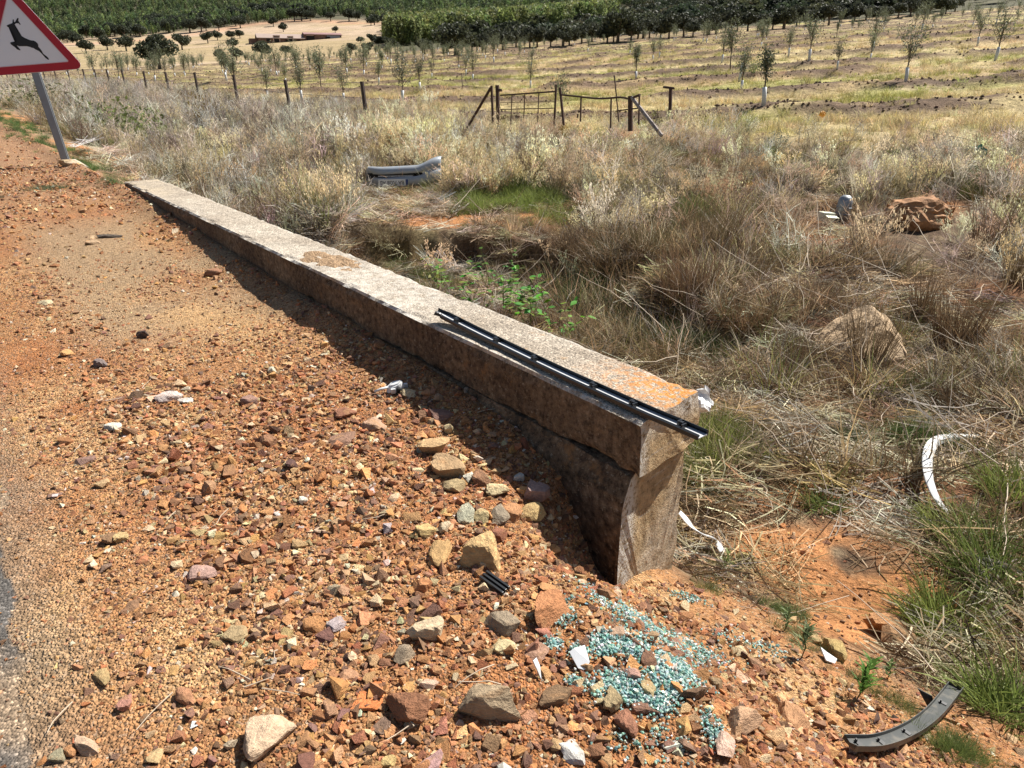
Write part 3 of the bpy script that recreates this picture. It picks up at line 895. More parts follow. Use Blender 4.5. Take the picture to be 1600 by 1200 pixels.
for v in pm.verts: v.co = Vector((v.co.x * .098, v.co.y * .05, (v.co.z + .5) * L))
bmesh.ops.bevel(pm, geom=[e for e in pm.edges if abs((e.verts[0].co - e.verts[1].co).z) > .1], offset=.012, segments=3, affect='EDGES')
po = link('post', bm_mesh('post', pm, M['galvanised']), sgn)
zax = (ptop - pbot).normalized(); xax = (Rv - zax * Rv.dot(zax)).normalized(); yax = zax.cross(xax)
po.matrix_local = Matrix.Translation(pbot - sbase) @ Matrix((xax, yax, zax)).transposed().to_4x4()
v, f = rock_shape(3, 88, 9, 20, .03)
ft = link('footing', make_mesh('footing', v * np.array([.34, .30, .13]), [f], False, mats=(M['conc_end'],)), sgn, (.12, -.03, .0))

# ------------------------------------------------------------------ broken car parts
def resample(pts, n):
    pts = np.array(pts, float)
    # Catmull-Rom through the points
    P = np.vstack([2 * pts[0] - pts[1], pts, 2 * pts[-1] - pts[-2]])
    out = []
    m = len(pts) - 1
    for s in np.linspace(0, m - 1e-6, n):
        i = int(s); u = s - i; a, b, c, d = P[i:i + 4]
        out.append(.5 * (2 * b + (c - a) * u + (2 * a - 5 * b + 4 * c - d) * u * u + (-a + 3 * b - 3 * c + d) * u ** 3))
    return np.array(out)

# black channel strip lying along the wall top
spx = [(681, 489, .045), (700, 498, .026), (745, 521, .012), (800, 548, .008), (868, 581, .008), (935, 612, .008), (1010, 646, .008), (1050, 663, .008), (1098, 684, .006)]
sp_path = resample([tuple(at_height(x, y, WALL_TOP + dz)) for x, y, dz in spx], 60)
strip = thing('black_trim_strip', 'long black plastic trim strip with clips lying on the concrete parapet', 'trim strip', tuple(sp_path[30]))
def rel(p, o): return np.asarray(p) - np.array(o.location)
w2 = .021
v, f = sweep([(-w2, .002), (w2, .002), (w2, .005), (-w2, .005)], rel(sp_path, strip)); link('channel', make_mesh('channel', v, f, False, mats=(M['strip_channel'],)), strip)
for sd, hh in ((-1, .017), (1, .012)):
    s = sd
    v, f = sweep([(s * w2, .0), (s * (w2 + .005), .0), (s * (w2 + .004), hh), (s * w2 * .82, hh + .003), (s * w2 * .72, hh - .002), (s * w2 * .95, hh * .6)], rel(sp_path, strip))
    link('rim', make_mesh('rim', v, f, False, mats=(M['black_plastic'],)), strip)
for px in (712, 779, 832, 930, 988, 1066):
    k = int(np.argmin([abs((F_PX * p[0] / depth_of(p) + 800) - px) for p in sp_path])); k = min(max(k, 1), 58)
    tang = sp_path[k + 1] - sp_path[k - 1]; a = math.atan2(tang[1], tang[0])
    bm = bmesh.new()
    for (cx, cy, cz, sx, sy, sz) in ((0, 0, .009, .022, .040, .006), (-.012, .006, .015, .005, .02, .012), (.012, -.006, .015, .005, .02, .012), (0, 0, .017, .012, .010, .010)):
        g_ = bmesh.ops.create_cube(bm, size=1)
        for vv in g_['verts']: vv.co = Vector((vv.co.x * sx + cx, vv.co.y * sy + cy, vv.co.z * sz + cz))
    link('clip', bm_mesh('clip', bm, M['black_plastic']), strip, tuple(rel(sp_path[k], strip)), (0, 0, a))

# silver bumper thrown into the verge, upside down, with its number plate
bp = ground_at(628, 297)
bump_o = thing('car_bumper', 'silver grey car bumper lying upside down in the dry verge with number plate', 'bumper', (bp.x, bp.y, bp.z + .07), (math.radians(-8), math.radians(-1.5), math.radians(-6)))
nu = 61
us = np.linspace(-.70, .66, nu)
prof = np.array([(.17, .300), (.09, .328), (.025, .318), (-.010, .290), (-.024, .255), (-.024, .222), (-.020, .202), (-.014, .197), (-.014, .148), (-.020, .142), (-.028, .132), (-.032, .085), (-.028, .040), (-.010, .005), (.05, -.02)])
kp = len(prof)
U_, K_ = np.meshgrid(us, np.arange(kp), indexing='ij')
bend = np.where(U_ > 0, np.abs(U_ / .66) ** 3.2 * .17, np.abs(U_ / .70) ** 4 * .30)
rise = smooth(U_, .22, .66) * .085
stretch = 1 + .22 * smooth(U_, .25, .62)
BX = U_ + 0 * K_; BY = prof[K_, 0] + bend; BZ = (prof[K_, 1] - .10) * stretch + .10 + rise * 1.1 + .02 * smooth(-U_, .3, .7) + .012 * np.sin(U_ * 3)
Vb = np.stack([BX, BY, BZ], -1).reshape(-1, 3)
qs = []
for i in range(nu - 1):
    for j in range(kp - 1):
        um = (us[i] + us[i + 1]) / 2
        if j == 7 and -.58 < um < .36: continue
        a = i * kp + j; qs.append((a, a + kp, a + kp + 1, a + 1))
shell = link('bumper_shell', make_mesh('bumper_shell', Vb, [np.array(qs)], True, mats=(M['silver_paint'],)), bump_o)
md = shell.modifiers.new('thickness', 'SOLIDIFY'); md.thickness = .006; md.offset = 1
link('grille', box_mesh('grille', (1.02, .02, .09), M['dark_opening'], (-.10, .075, .170)), bump_o)
for k, zz in enumerate((.170, .180, .189)):
    link('grille_bar', box_mesh('grille_bar', (.62, .012, .006), M['trim_grey'], (-.10, .035, zz)), bump_o)
link('grille_bar', box_mesh('grille_bar', (.60, .014, .012), M['white_plastic'], (-.10, .004, .160)), bump_o)
plate = link('number_plate', box_mesh('number_plate', (.52, .008, .11), M['plate_white'], (0, 0, 0), .002), bump_o, (-.13, -.034, .055), (math.radians(6), 0, 0))
link('country_band', box_mesh('country_band', (.045, .003, .104), M['plate_blue'], (.235, -.0062, 0)), plate)
fc = bpy.data.curves.new('plate_lettering', 'FONT'); fc.body = 'BA 7028 AB'; fc.size = .104; fc.extrude = .0008; fc.align_x = 'CENTER'; fc.align_y = 'CENTER'
fo = bpy.data.objects.new('plate_lettering', fc); C.objects.link(fo); bpy.context.view_layer.update()
tm = bpy.data.meshes.new_from_object(fo.evaluated_get(bpy.context.evaluated_depsgraph_get())); bpy.data.objects.remove(fo)
tm.materials.clear(); tm.materials.append(M['sign_black'])
lo = link('plate_lettering', tm, plate, (-.022, -.0056, 0), (math.radians(90), math.radians(180), 0), (.80, .88, 1))

def bent_strip(name, label, cat, pts, w, mat, thick=.004, curl=.3, n=40, up=(0, 0, 1), tilt=0.0, lips=False, scales=None):
    path = resample([tuple(p) for p in pts], n)
    o = thing(name, label, cat, tuple(path[n // 2]))
    if lips: prof = [(-w, 0), (w, 0), (w, .018), (w * .9, .018), (w * .86, .004), (-w * .86, .004), (-w * .9, .014), (-w, .014)]
    else:
        xs = np.linspace(-w, w, 7); top = [(x, curl * w * (1 - (x / w) ** 2)) for x in xs]
        prof = top + [(x, z - thick) for x, z in reversed(top)]
    c, s = math.cos(tilt), math.sin(tilt); prof = [(a * c - b * s, a * s + b * c) for a, b in prof]
    v, f = sweep(prof, rel(path, o), up=up, scales=scales)
    link('strip_body', make_mesh(name, v, f, False, mats=(mat,)), o)
    return o, path

wpx = [(1552, 678, .03), (1515, 679, .04), (1482, 684, .06), (1458, 697, .09), (1446, 716, .11), (1442, 740, .11), (1447, 764, .09), (1462, 783, .05), (1480, 792, .01)]
pts = []
for x, y, dz in wpx:
    g0 = ground_at(x, y + 14); pts.append((g0.x, g0.y, g0.z + dz))
bent_strip('white_arch_trim', 'curved white plastic arch trim standing in grass of the ditch', 'car trim', pts, .027, M['white_plastic'], curl=.5, tilt=.5, scales=np.concatenate([np.linspace(.7, 1.1, 20), np.linspace(1.1, 1.0, 20)]))
g1 = ground_at(1122, 868)
pts = [at_depth(1062, 800, 2.55), at_depth(1090, 830, 2.52), (g1.x - .02, g1.y + .02, g1.z + .075), (g1.x + .012, g1.y - .01, g1.z + .03)]
bent_strip('white_plastic_strip', 'narrow white plastic strip leaning out from behind the broken parapet end', 'car trim', pts, .013, M['white_plastic'], curl=.2)
pts = []
for x, y, dz in [(1322, 1172, .03), (1372, 1166, .022), (1420, 1146, .02), (1456, 1120, .025), (1486, 1089, .05)]:
    g0 = ground_at(x, y + 6); pts.append((g0.x, g0.y, g0.z + dz))
trim, tp = bent_strip('dark_curved_trim', 'curved dark grey car trim with clips lying on the lower earth slope', 'car trim', pts, .021, M['trim_grey'], lips=True)
for k in (3, 10, 18, 33):
    tang = tp[min(k + 1, 39)] - tp[k - 1]
    bm = bmesh.new()
    for (cx, cy, cz, sx, sy, sz) in ((0, 0, .006, .010, .022, .005), (-.004, .005, .011, .004, .005, .013)):
        g_ = bmesh.ops.create_cube(bm, size=1)
        for vv in g_['verts']: vv.co = Vector((vv.co.x * sx + cx, vv.co.y * sy + cy, vv.co.z * sz + cz))
    link('clip', bm_mesh('clip', bm, M['black_plastic']), trim, tuple(rel(tp[k], trim)), (0, 0, math.atan2(tang[1], tang[0])))

def shard(name, label, cat, pxs, mat, lift, thick=.004):
    """a broken flat piece: outline given by its corners, standing or lying where the photo shows it"""
    base = ground_at(*pxs[0]); Y0 = base.y
    P = []
    for (x, y), dz in zip(pxs, lift):
        if dz is None: P.append(at_depth(x, y, Y0))
        else:
            g0 = ground_at(x, y); P.append(Vector((g0.x, g0.y, g0.z + dz)))
    c = sum(P, Vector()) / len(P)
    bm = bmesh.new(); vs = [bm.verts.new(p - c) for p in P]; f = bm.faces.new(vs); bm.normal_update()
    nrm = f.normal.copy(); bmesh.ops.triangulate(bm, faces=[f])
    g_ = bmesh.ops.extrude_face_region(bm, geom=bm.faces[:])
    for e in g_['geom']:
        if isinstance(e, bmesh.types.BMVert): e.co += nrm * thick
    return tag(link(name, bm_mesh(name, bm, mat), None, c), label, cat)
shard('dark_plastic_fin', 'dark grey triangular plastic fin standing behind the curved car trim', 'plastic piece', [(1452, 1109), (1434, 1076), (1457, 1088), (1458, 1094)], M['trim_grey'], [0, None, None, None])
shard('pale_plastic_fin', 'small pale grey pointed plastic fin upright beside the curved car trim', 'plastic piece', [(1366, 1130), (1372, 1112), (1378, 1131)], M['grey_plastic'], [0, None, 0])
shard('grey_plastic_shard', 'light grey jagged plastic shard lying at edge of the broken glass', 'plastic piece', [(889, 1034), (896, 1031), (913, 1026), (921, 1045), (913, 1053), (903, 1050)], M['grey_plastic'], [.03, .035, .035, .02, .012, .012])
shard('white_plastic_shard', 'slim white pointed plastic shard among brown stones near the broken glass', 'plastic piece', [(833, 1048), (838, 1043), (844, 1052), (846, 1065)], M['white_plastic'], [.03, .03, .02, .006])
shard('white_sliver', 'white plastic sliver beside a tan rock on the slope below the parapet end', 'plastic piece', [(1280, 1022), (1290, 1026), (1307, 1034), (1304, 1039), (1290, 1036)], M['white_plastic'], [.03, .02, .012, .006, .012])
# white splintered chunk against the wall end
wc = at_depth(1099, 626, 2.47)
bm = bmesh.new(); bmesh.ops.create_grid(bm, x_segments=8, y_segments=6, size=.5)
for v_ in bm.verts:
    x, y = v_.co.x, v_.co.y
    v_.co = Vector((x * .085 + .006 * math.sin(y * 9), .03 * x * x + .012 * math.sin(x * 7 + y * 3), y * .07 + .02 * x + .008 * math.sin(x * 13)))
sp_ = bm_mesh('white_splinter', bm, M['white_plastic']); o = tag(link('white_splinter', sp_, None, wc, (math.radians(-35), math.radians(-15), math.radians(30))), 'crumpled white plastic piece stuck at the corner of the parapet end', 'plastic piece')
md = o.modifiers.new('thickness', 'SOLIDIFY'); md.thickness = .006
# white fitting with a prong on the gravel
fp = ground_at(619, 612)
fit = thing('white_plastic_fitting', 'small white plastic fitting with a prong on the red gravel', 'plastic piece', fp, (.1, -.1, .25))
bm = bmesh.new()
bmesh.ops.create_cone(bm, segments=16, radius1=.036, radius2=.026, depth=.034, cap_ends=True)
for v_ in bm.verts: v_.co = Vector((v_.co.x * 1.15, v_.co.y * .8, v_.co.z + .026 + .006 * math.sin(v_.co.x * 60)))
bmesh.ops.bevel(bm, geom=[e for e in bm.edges if e.calc_face_angle(0) > .6], offset=.006, segments=2, affect='EDGES')
link('fitting_body', bm_mesh('fitting_body', bm, M['white_plastic'], False), fit)
link('prong', tube_mesh('prong', [(-.03, 0, .028), (-.06, -.004, .028), (-.088, -.006, .022)], .0055, M['white_plastic']), fit)
link('socket_hole', tube_mesh('socket_hole', [(.010, -.020, .022), (.012, -.0335, .018)], .012, M['dark_opening']), fit)
for a in ((.042, .004, .018), (-.012, -.026, .02)):
    link('lug', box_mesh('lug', (.02, .012, .022), M['white_plastic'], (0, 0, 0), .003), fit, a)
# black ribbed piece in the gravel
bpz = ground_at(772, 916); rb = thing('black_ribbed_fragment', 'black ribbed plastic fragment half buried in the gravel', 'plastic piece', bpz, (0, .1, -.75))
for k in range(3):
    link('rib', box_mesh('rib', (.085, .007, .012), M['black_plastic'], (0, (k - 1) * .012, .010 + .002 * k), .001), rb)
# roadside rubbish in the scrub
gp = ground_at(1313, 346); cy = thing('grey_plastic_canister', 'grey rounded plastic canister standing half hidden in dry scrub', 'canister', gp, (0, math.radians(6), .2))
s_ = depth_of(gp) / F_PX
rr = 11 * s_; hh = 40 * s_
pr = [(0, 0), (rr, 0), (rr, hh * .62), (rr * .96, hh * .78), (rr * .8, hh * .92), (rr * .45, hh), (0, hh * 1.01)]
v = []; f = []; K = 18
for a, b in pr: v += [(a * math.cos(2 * math.pi * i / K), a * math.sin(2 * math.pi * i / K), b) for i in range(K)]
for i in range(len(pr) - 1):
    for j in range(K): f.append((i * K + j, i * K + (j + 1) % K, (i + 1) * K + (j + 1) % K, (i + 1) * K + j))
link('canister_body', make_mesh('canister_body', np.array(v), [np.array(f)], True, mats=(M['trim_grey_light'] if 'trim_grey_light' in M else M['galvanised'],)), cy)
for hz_ in (.3, .55): link('rib', tube_mesh('rib', [(rr * 1.01 * math.cos(a), rr * 1.01 * math.sin(a), hh * hz_) for a in np.linspace(0, 2 * math.pi, 19)], .006, M['galvanised'], 5), cy)
gp = ground_at(1288, 350)
cd = thing('pale_box', 'small pale yellowish box beside the grey canister in the scrub', 'box', gp + Vector((0, 0, .02)), (0, .1, .3))
link('box_body', box_mesh('box_body', (22 * s_, 14 * s_, 15 * s_), M['card'], (0, 0, 8 * s_), .01), cd); link('flap', box_mesh('flap', (20 * s_, 8 * s_, .006), M['card'], (0, -10 * s_, 14 * s_)), cd, None, (.3, 0, 0))

def crumple(name, label, cat, px, py, wpx, mat, up=.1, seed=1, cols=None):
    g0 = at_depth(px, py, ground_at(px, py + 20).y) if up else ground_at(px, py)
    s0 = depth_of(g0) / F_PX
    v, f = ICO[3]; r = np.random.default_rng(seed)
    nn = fbm(v[:, 0] * 2 + seed + v[:, 2], v[:, 1] * 2 + v[:, 2] * 1.3, 2, 4) - .5
    vv = v * (1 + 1.6 * nn)[:, None] * np.array([.5, .4, .45]) * wpx * s0
    return tag(link(name, make_mesh(name, vv, [f], False, mats=(mat,)), None, g0), label, cat)
crumple('green_plastic_bag', 'small crumpled green plastic bag caught in dry scrub', 'bag', 1524, 238, 24, M['green_bag'], seed=3)
crumple('orange_scrap', 'bright orange yellow scrap caught on a dry stem in the verge', 'litter', 1285, 178, 9, M['orange_scrap'], seed=5)

# ------------------------------------------------------------------ rocks
TAN = (.42, .30, .16); YEL = (.50, .36, .17); RED = (.27, .115, .065); PUR = (.25, .14, .105); PAL = (.56, .44, .27); ORA = (.46, .22, .09); GRY = (.30, .235, .17); BRO = (.24, .14, .08); KHA = (.36, .29, .17); WHI = (.60, .54, .46); PNK = (.42, .26, .18); FIR = (.55, .20, .07)
ROCKS = [
 (420, 1142, 76, 62, PAL, 'large cream rock with reddish streaks at the bottom edge of the gravel', 1.1, .6),
 (762, 1092, 84, 62, KHA, 'big blocky khaki rock, the broadest loose rock on the gravel', .2, .85),
 (640, 1102, 60, 60, RED, 'red brown wedge rock with one flat smooth face, beside the khaki block', .5, .8),
 (573, 1078, 46, 44, FIR, 'bright orange flat stone flush with the gravel', .3, .18),
 (750, 866, 60, 62, YEL, 'square ochre rock with a dark rough face near the parapet shadow', .7, .95),
 (678, 697, 46, 32, YEL, 'smooth yellow loaf shaped rock uppermost in the heap by the parapet shadow', .1, .7),
 (700, 729, 48, 44, TAN, 'ochre rock with a dark notch just below the yellow loaf shaped rock', .9, .7),
 (664, 984, 54, 36, PAL, 'pale shelf shaped rock with shaded hollow underside', .2, .8),
 (787, 967, 42, 46, GRY, 'grey brown smooth wedge rock below the ribbed black fragment', 1.3, .7),
 (632, 1021, 32, 32, GRY, 'dark grey cubic stone with a glossy black side', .4, .9),
 (784, 1004, 36, 28, PAL, 'pale cream flat stone between grey wedge and khaki block', .8, .45),
 (492, 975, 32, 28, ORA, 'orange square stone touching a white and purple stone', .6, .7),
 (525, 976, 28, 20, (.42, .35, .34), 'white and purple mottled stone touching an orange square stone', 1.6, .7),
 (660, 915, 26, 24, ORA, 'upright orange brown block stone in mid gravel', .9, .9),
 (517, 1104, 24, 30, (.36, .19, .11), 'rectangular terracotta stone standing by a darker twin', .1, .7),
 (538, 1113, 17, 28, PUR, 'narrow dark purple brown stone beside the terracotta rectangle', .2, .7),
 (597, 1132, 28, 26, PUR, 'flat mauve stone just left under the red wedge', .7, .3),
 (670, 1190, 44, 30, (.42, .28, .24), 'pinkish stone cut by the bottom edge beneath the red wedge', .4, .5),
 (607, 1188, 26, 20, YEL, 'ochre pebble rock at the bottom edge beside the pinkish stone', 1.0, .6),
 (535, 684, 38, 22, PUR, 'flat purple slab in the upper gravel', .3, .35),
 (540, 646, 32, 18, RED, 'dark red brown stone above the purple slab', .6, .7),
 (583, 662, 36, 24, (.48, .30, .19), 'pale orange stone left of the parapet shadow with whitish cap', .5, .6),
 (690, 646, 36, 18, PUR, 'low mauve stone at the edge of the parapet shadow', .1, .5),
 (641, 613, 26, 14, PAL, 'pale stone right beside the white plastic fitting', .1, .6),
 (686, 620, 16, 12, PNK, 'small pink stone at the shadow edge beside the parapet', .1, .8),
 (735, 607, 18, 16, (.42, .32, .26), 'single grey pink stone inside the dark parapet shadow', .1, .8),
 (733, 745, 20, 20, WHI, 'roundish whitish stone right of the notched ochre rock', .4, .8),
 (751, 747, 26, 28, (.33, .17, .09), 'rounded red brown cobble right of the whitish stone', 1.3, .8),
 (777, 764, 34, 24, PAL, 'pale tan faceted stone right of the rounded cobble', .2, .7),
 (707, 758, 34, 22, TAN, 'tan elongated stone under the notched ochre rock', -.5, .6),
 (728, 800, 26, 36, (.46, .38, .29), 'pale grey tan upright slab in the stone heap', .1, .7),
 (752, 805, 28, 26, YEL, 'yellow cracked stone beside the pale upright slab', .9, .7),
 (781, 803, 26, 30, GRY, 'grey stone with pale top beside the yellow cracked stone', .3, .8),
 (801, 795, 26, 46, (.46, .25, .12), 'tall orange tan stone at the edge of the parapet shadow', .1, .8),
 (838, 770, 40, 34, (.36, .24, .20), 'mauve and white rock lying in the parapet shadow', .5, .9),
 (833, 799, 36, 30, YEL, 'yellow egg shaped stone at the shadow edge below a mauve rock', 1.0, .8),
 (810, 745, 16, 14, WHI, 'small whitish stone in the shadow above the mauve rock', .2, .9),
 (665, 829, 30, 22, YEL, 'rounded yellow stone left of a pale upright sliver', .1, .7),
 (695, 820, 19, 32, PAL, 'pale yellow upright sliver of stone in mid gravel', .1, .8),
 (690, 861, 36, 44, (.43, .26, .11), 'rough ochre crumbly rock left of the square ochre rock', .3, .5),
 (782, 834, 28, 26, RED, 'dark red stone right of the square ochre rock', .3, .8),
 (862, 952, 48, 58, ORA, 'tall orange tan wedge rock left of the broken glass', -.5, 1.0),
 (985, 1051, 28, 22, (.44, .24, .19), 'pink speckled stone amid the broken glass', .1, .7),
 (955, 1087, 30, 40, (.36, .24, .13), 'brown flat topped stone below the broken glass', .1, .8),
 (978, 1124, 32, 54, (.30, .145, .09), 'tall red brown slab stone below the broken glass', .2, .9),
 (1008, 1105, 32, 32, (.28, .13, .09), 'dark red curved stone beside the tall slab below the glass', .9, .5),
 (1014, 1070, 22, 46, TAN, 'long tan leaning stone dividing the broken glass', .4, .7),
 (1083, 1084, 48, 26, (.17, .10, .055), 'dark brown oval stone right of the broken glass', -.1, .9),
 (1108, 1061, 36, 34, (.33, .20, .12), 'brown stone with a shaded side above the dark oval stone', -.5, .8),
 (1131, 1156, 36, 56, (.55, .40, .28), 'pale cream upright rock beside a broad orange tan rock', .2, .7),
 (1160, 1126, 60, 50, (.50, .33, .18), 'broad orange tan rock with white streak low on the fan', .3, .7),
 (1238, 1112, 46, 60, (.42, .25, .12), 'split orange brown rock on the rim of the earth slope', -.6, .7),
 (1014, 1029, 22, 32, (.20, .10, .06), 'dark red upright stone in the middle of the broken glass', -.4, .9),
 (1038, 1030, 18, 28, PAL, 'slim pale stone beside the dark red one in the glass', -.4, .7),
 (1056, 1022, 26, 14, (.22, .11, .07), 'low dark red stone above the middle of the glass', .1, .6),
 (1035, 955, 16, 14, (.22, .14, .08), 'small brown capped stone at the top of the broken glass', .1, .9),
 (962, 985, 26, 24, PNK, 'pinkish tan stone in the upper broken glass beside the parapet', .5, .6),
 (895, 1172, 32, 40, WHI, 'whitish wood grained stone at the lower middle of the fan', .9, .6),
 (868, 1086, 52, 28, BRO, 'long brown stone left of the broken glass by white shard', .3, .6),
 (838, 1015, 38, 30, (.40, .23, .15), 'flat reddish stone above the white plastic shard', .3, .3),
 (850, 985, 20, 24, (.42, .20, .12), 'curved red stone under the tall orange wedge', .8, .5),
 (1374, 980, 52, 38, (.38, .21, .09), 'angular ochre rock on the red earth, cracked from its neighbour', .1, 1.0),
 (1402, 1000, 48, 48, (.33, .18, .085), 'orange brown sloping rock split from the angular ochre rock', -.6, .9),
 (1300, 1013, 36, 42, (.40, .27, .12), 'tan humped rock on the slope above a white sliver', -.5, .9),
 (1500, 1017, 26, 22, BRO, 'brown block stone under the green tussock', .1, .9),
 (1543, 1038, 30, 20, (.50, .34, .19), 'pale orange rounded stone near the right green grass', .1, .8),
 (1165, 873, 28, 24, (.42, .29, .13), 'yellow brown stone right of the white plastic strip', .1, .9),
 (1272, 1000, 22, 18, TAN, 'small tan stone behind the humped rock on the slope', .4, .7),
 (1237, 968, 24, 18, (.46, .30, .16), 'small orange tan stone on the bank below the parapet end', .2, .7),
 (136, 1163, 40, 30, (.54, .40, .23), 'cream stone with an orange vein at the lower roadside', .2, .7),
 (93, 1180, 22, 20, GRY, 'grey stone touching an orange one at the lower roadside', .2, .8),
 (110, 1172, 22, 22, ORA, 'orange brown stone between grey and cream stones at the lower roadside', .6, .8),
 (290, 1086, 28, 28, (.42, .22, .12), 'reddish pyramid shaped stone in the lower gravel', .3, .9),
 (366, 985, 36, 30, TAN, 'flat tan leaf shaped stone in the lower gravel', .9, .35),
 (316, 893, 40, 26, (.48, .32, .25), 'pink stone with a whitish foot lying above a red earth patch', .7, .6),
 (159, 1055, 30, 28, (.40, .25, .12), 'square brown slab near the roadside', .2, .4),
 (195, 1098, 22, 24, (.36, .20, .13), 'upright reddish flake stone near the roadside', .7, .8),
 (263, 541, 24, 14, (.50, .33, .18), 'sunlit tan block alone on the bare dirt', .1, .9),
 (158, 569, 20, 15, (.22, .16, .15), 'mauve grey cube stone alone on the bare dirt', .2, .9),
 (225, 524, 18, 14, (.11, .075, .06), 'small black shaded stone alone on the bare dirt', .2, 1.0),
 (104, 552, 18, 14, (.58, .33, .14), 'bright yellow orange stone on the bare dirt near the road', .2, .8),
 (333, 428, 26, 14, (.30, .16, .09), 'dark red brown stone at the edge of the long parapet shadow', .3, .9),
 (172, 369, 34, 10, (.13, .10, .08), 'long dark clod on the upper shoulder', .1, .7),
 (146, 379, 18, 10, TAN, 'pale flat stone beside the dark clod on the upper shoulder', .1, .6),
 (70, 472, 24, 10, PAL, 'flat pale stone on the upper roadside dirt', .1, .5),
 (264, 618, 36, 22, WHI, 'whitish stone largest of the pale cluster in the upper gravel', .2, .6),
 (290, 625, 22, 12, WHI, 'flat whitish stone right below the pale cluster in the upper gravel', .4, .5),
 (176, 667, 24, 14, WHI, 'white and yellow stone near the middle roadside', .2, .6),
 (390, 627, 24, 18, (.32, .19, .13), 'purple brown stone with lit top in the upper gravel', .2, .8),
 (457, 725, 16, 18, (.12, .07, .05), 'dark stone in a small sandy hollow of the mid gravel', .2, .9),
 (420, 690, 26, 18, (.30, .15, .09), 'dark red stone left of a sandy streak in mid gravel', .3, .8),
 (190, 840, 20, 18, YEL, 'yellow rounded stone paired with a brown one by the road', .2, .8),
 (172, 842, 20, 18, BRO, 'brown rounded stone paired with a yellow one by the road', .2, .8),
]
lib = {}
def rock_mesh(sub, seed, **kw):
    k = (sub, seed)
    if k not in lib:
        v, f = chip_shape(seed, 8 + seed % 6) if sub < 3 else rock_shape(sub, seed, **kw); lib[k] = make_mesh('rock', v, [f], False, mats=(M['rock'],))
    return lib[k]
def boulder(px, py, wpx, label):
    g0 = ground_at(px, py + 40); u = wpx * depth_of(g0) / F_PX
    pts = [(-.62, -.10, .02), (-.50, .25, .12), (-.42, -.38, -.12), (.10, -.44, -.12), (.42, -.40, -.1), (.50, -.30, .22), (.52, .10, .34), (.40, .26, .52), (.22, .30, .64), (.10, .34, .62), (-.15, .38, .42), (.50, .4, -.1), (-.3, .5, -.1), (.02, -.40, .10), (-.36, -.32, .03)]
    bm = bmesh.new()
    for p in pts: bm.verts.new(p)
    bmesh.ops.convex_hull(bm, input=bm.verts[:])
    bmesh.ops.delete(bm, geom=[v for v in bm.verts if not v.link_faces], context='VERTS')
    bmesh.ops.bevel(bm, geom=bm.edges[:], offset=.010, segments=1, affect='EDGES')
    bmesh.ops.triangulate(bm, faces=bm.faces[:])
    for _ in range(3): bmesh.ops.subdivide_edges(bm, edges=[e for e in bm.edges if e.calc_length() > .035], cuts=1, use_grid_fill=True); bmesh.ops.triangulate(bm, faces=bm.faces[:])
    co = np.array([v.co[:] for v in bm.verts]); nn = fbm(co[:, 0] * 9 + co[:, 2] * 7, co[:, 1] * 9 + co[:, 2] * 8, 2, 5) - .5
    bm.normal_update()
    for v, d in zip(bm.verts, nn): v.co += v.normal * d * .065
    me = bm_mesh('rock', bm, M['rock'])
    o = link('rock', me, None, g0 - Vector((0, 0, .07)), (0, 0, -.1), (u, u * .9, u)); o.color = (.52, .375, .23, 1)
    return tag(o, label, 'boulder', 'named stones on the shoulder and slopes')
def put_rock(px, py, w, h, col, yaw, tall, sub, seed, sink=.22, lift=0.0):
    g0 = ground_at(px, py + h * .22)
    s0 = depth_of(g0) / F_PX
    dep = math.atan2(EYE - g0.z, math.hypot(g0.x, g0.y))
    W = w * s0 * 1.12; Hh = h * s0 * 1.12
    z = min(Hh * .95, W * .75) * tall
    d = max(W * .45, (Hh - z * math.cos(dep) * .7) / max(math.sin(dep), .42)); d = min(d, W * 1.5)
    o = link('rock', rock_mesh(sub, seed, nplanes=9 + seed % 7, noise=.02 + .012 * (seed % 3)), None, (g0.x, g0.y, gz(g0.x, g0.y) + z * (.5 - sink) + lift), (random.uniform(-.12, .12), random.uniform(-.12, .12), yaw), (W, d, z))
    o.color = (*[min(1, c * random.uniform(.92, 1.08)) for c in col], 1)
    return o
for i, (px, py, w, h, col, lab, yaw, tall) in enumerate(ROCKS):
    big = w * h > 1400
    tag(put_rock(px, py, w, h, col, yaw * .6, tall, 4 if w * h > 2500 else 3, 100 + i), lab, 'boulder' if w > 120 else ('earth mound' if w > 90 else 'rock'), 'named stones on the shoulder and slopes')
boulder(1330, 516, 136, 'large tan boulder with flat sloping top among dry rushes')
def mound(px, py, wpx, label):
    g0 = ground_at(px, py + 22); u = wpx * depth_of(g0) / F_PX
    v, f = ICO[4]; nn = fbm(v[:, 0] * 2.2 + v[:, 2], v[:, 1] * 2.2 + v[:, 2] * 1.7, 4, 5) - .5; n2 = fbm(v[:, 0] * 7 + v[:, 2] * 5, v[:, 1] * 7 + v[:, 2] * 6, 6, 3) - .5
    vv = v * (1 + .5 * nn + .30 * n2)[:, None] * np.array([.52, .40, .30]) * u
    o = link('earth_mound', make_mesh('earth_mound', vv, [f], False, mats=(M['rock'],)), None, g0 + Vector((0, 0, .08 * u))); o.color = (.36, .185, .085, 1)
    return tag(o, label, 'earth mound')
mound(1436, 325, 100, 'mound of red earth clods under dry twigs in the scrub')
def gravel_spot(px, py):
    g0 = ground_at(px, py); t, q = tq(g0.x, g0.y)
    return g0, t, q
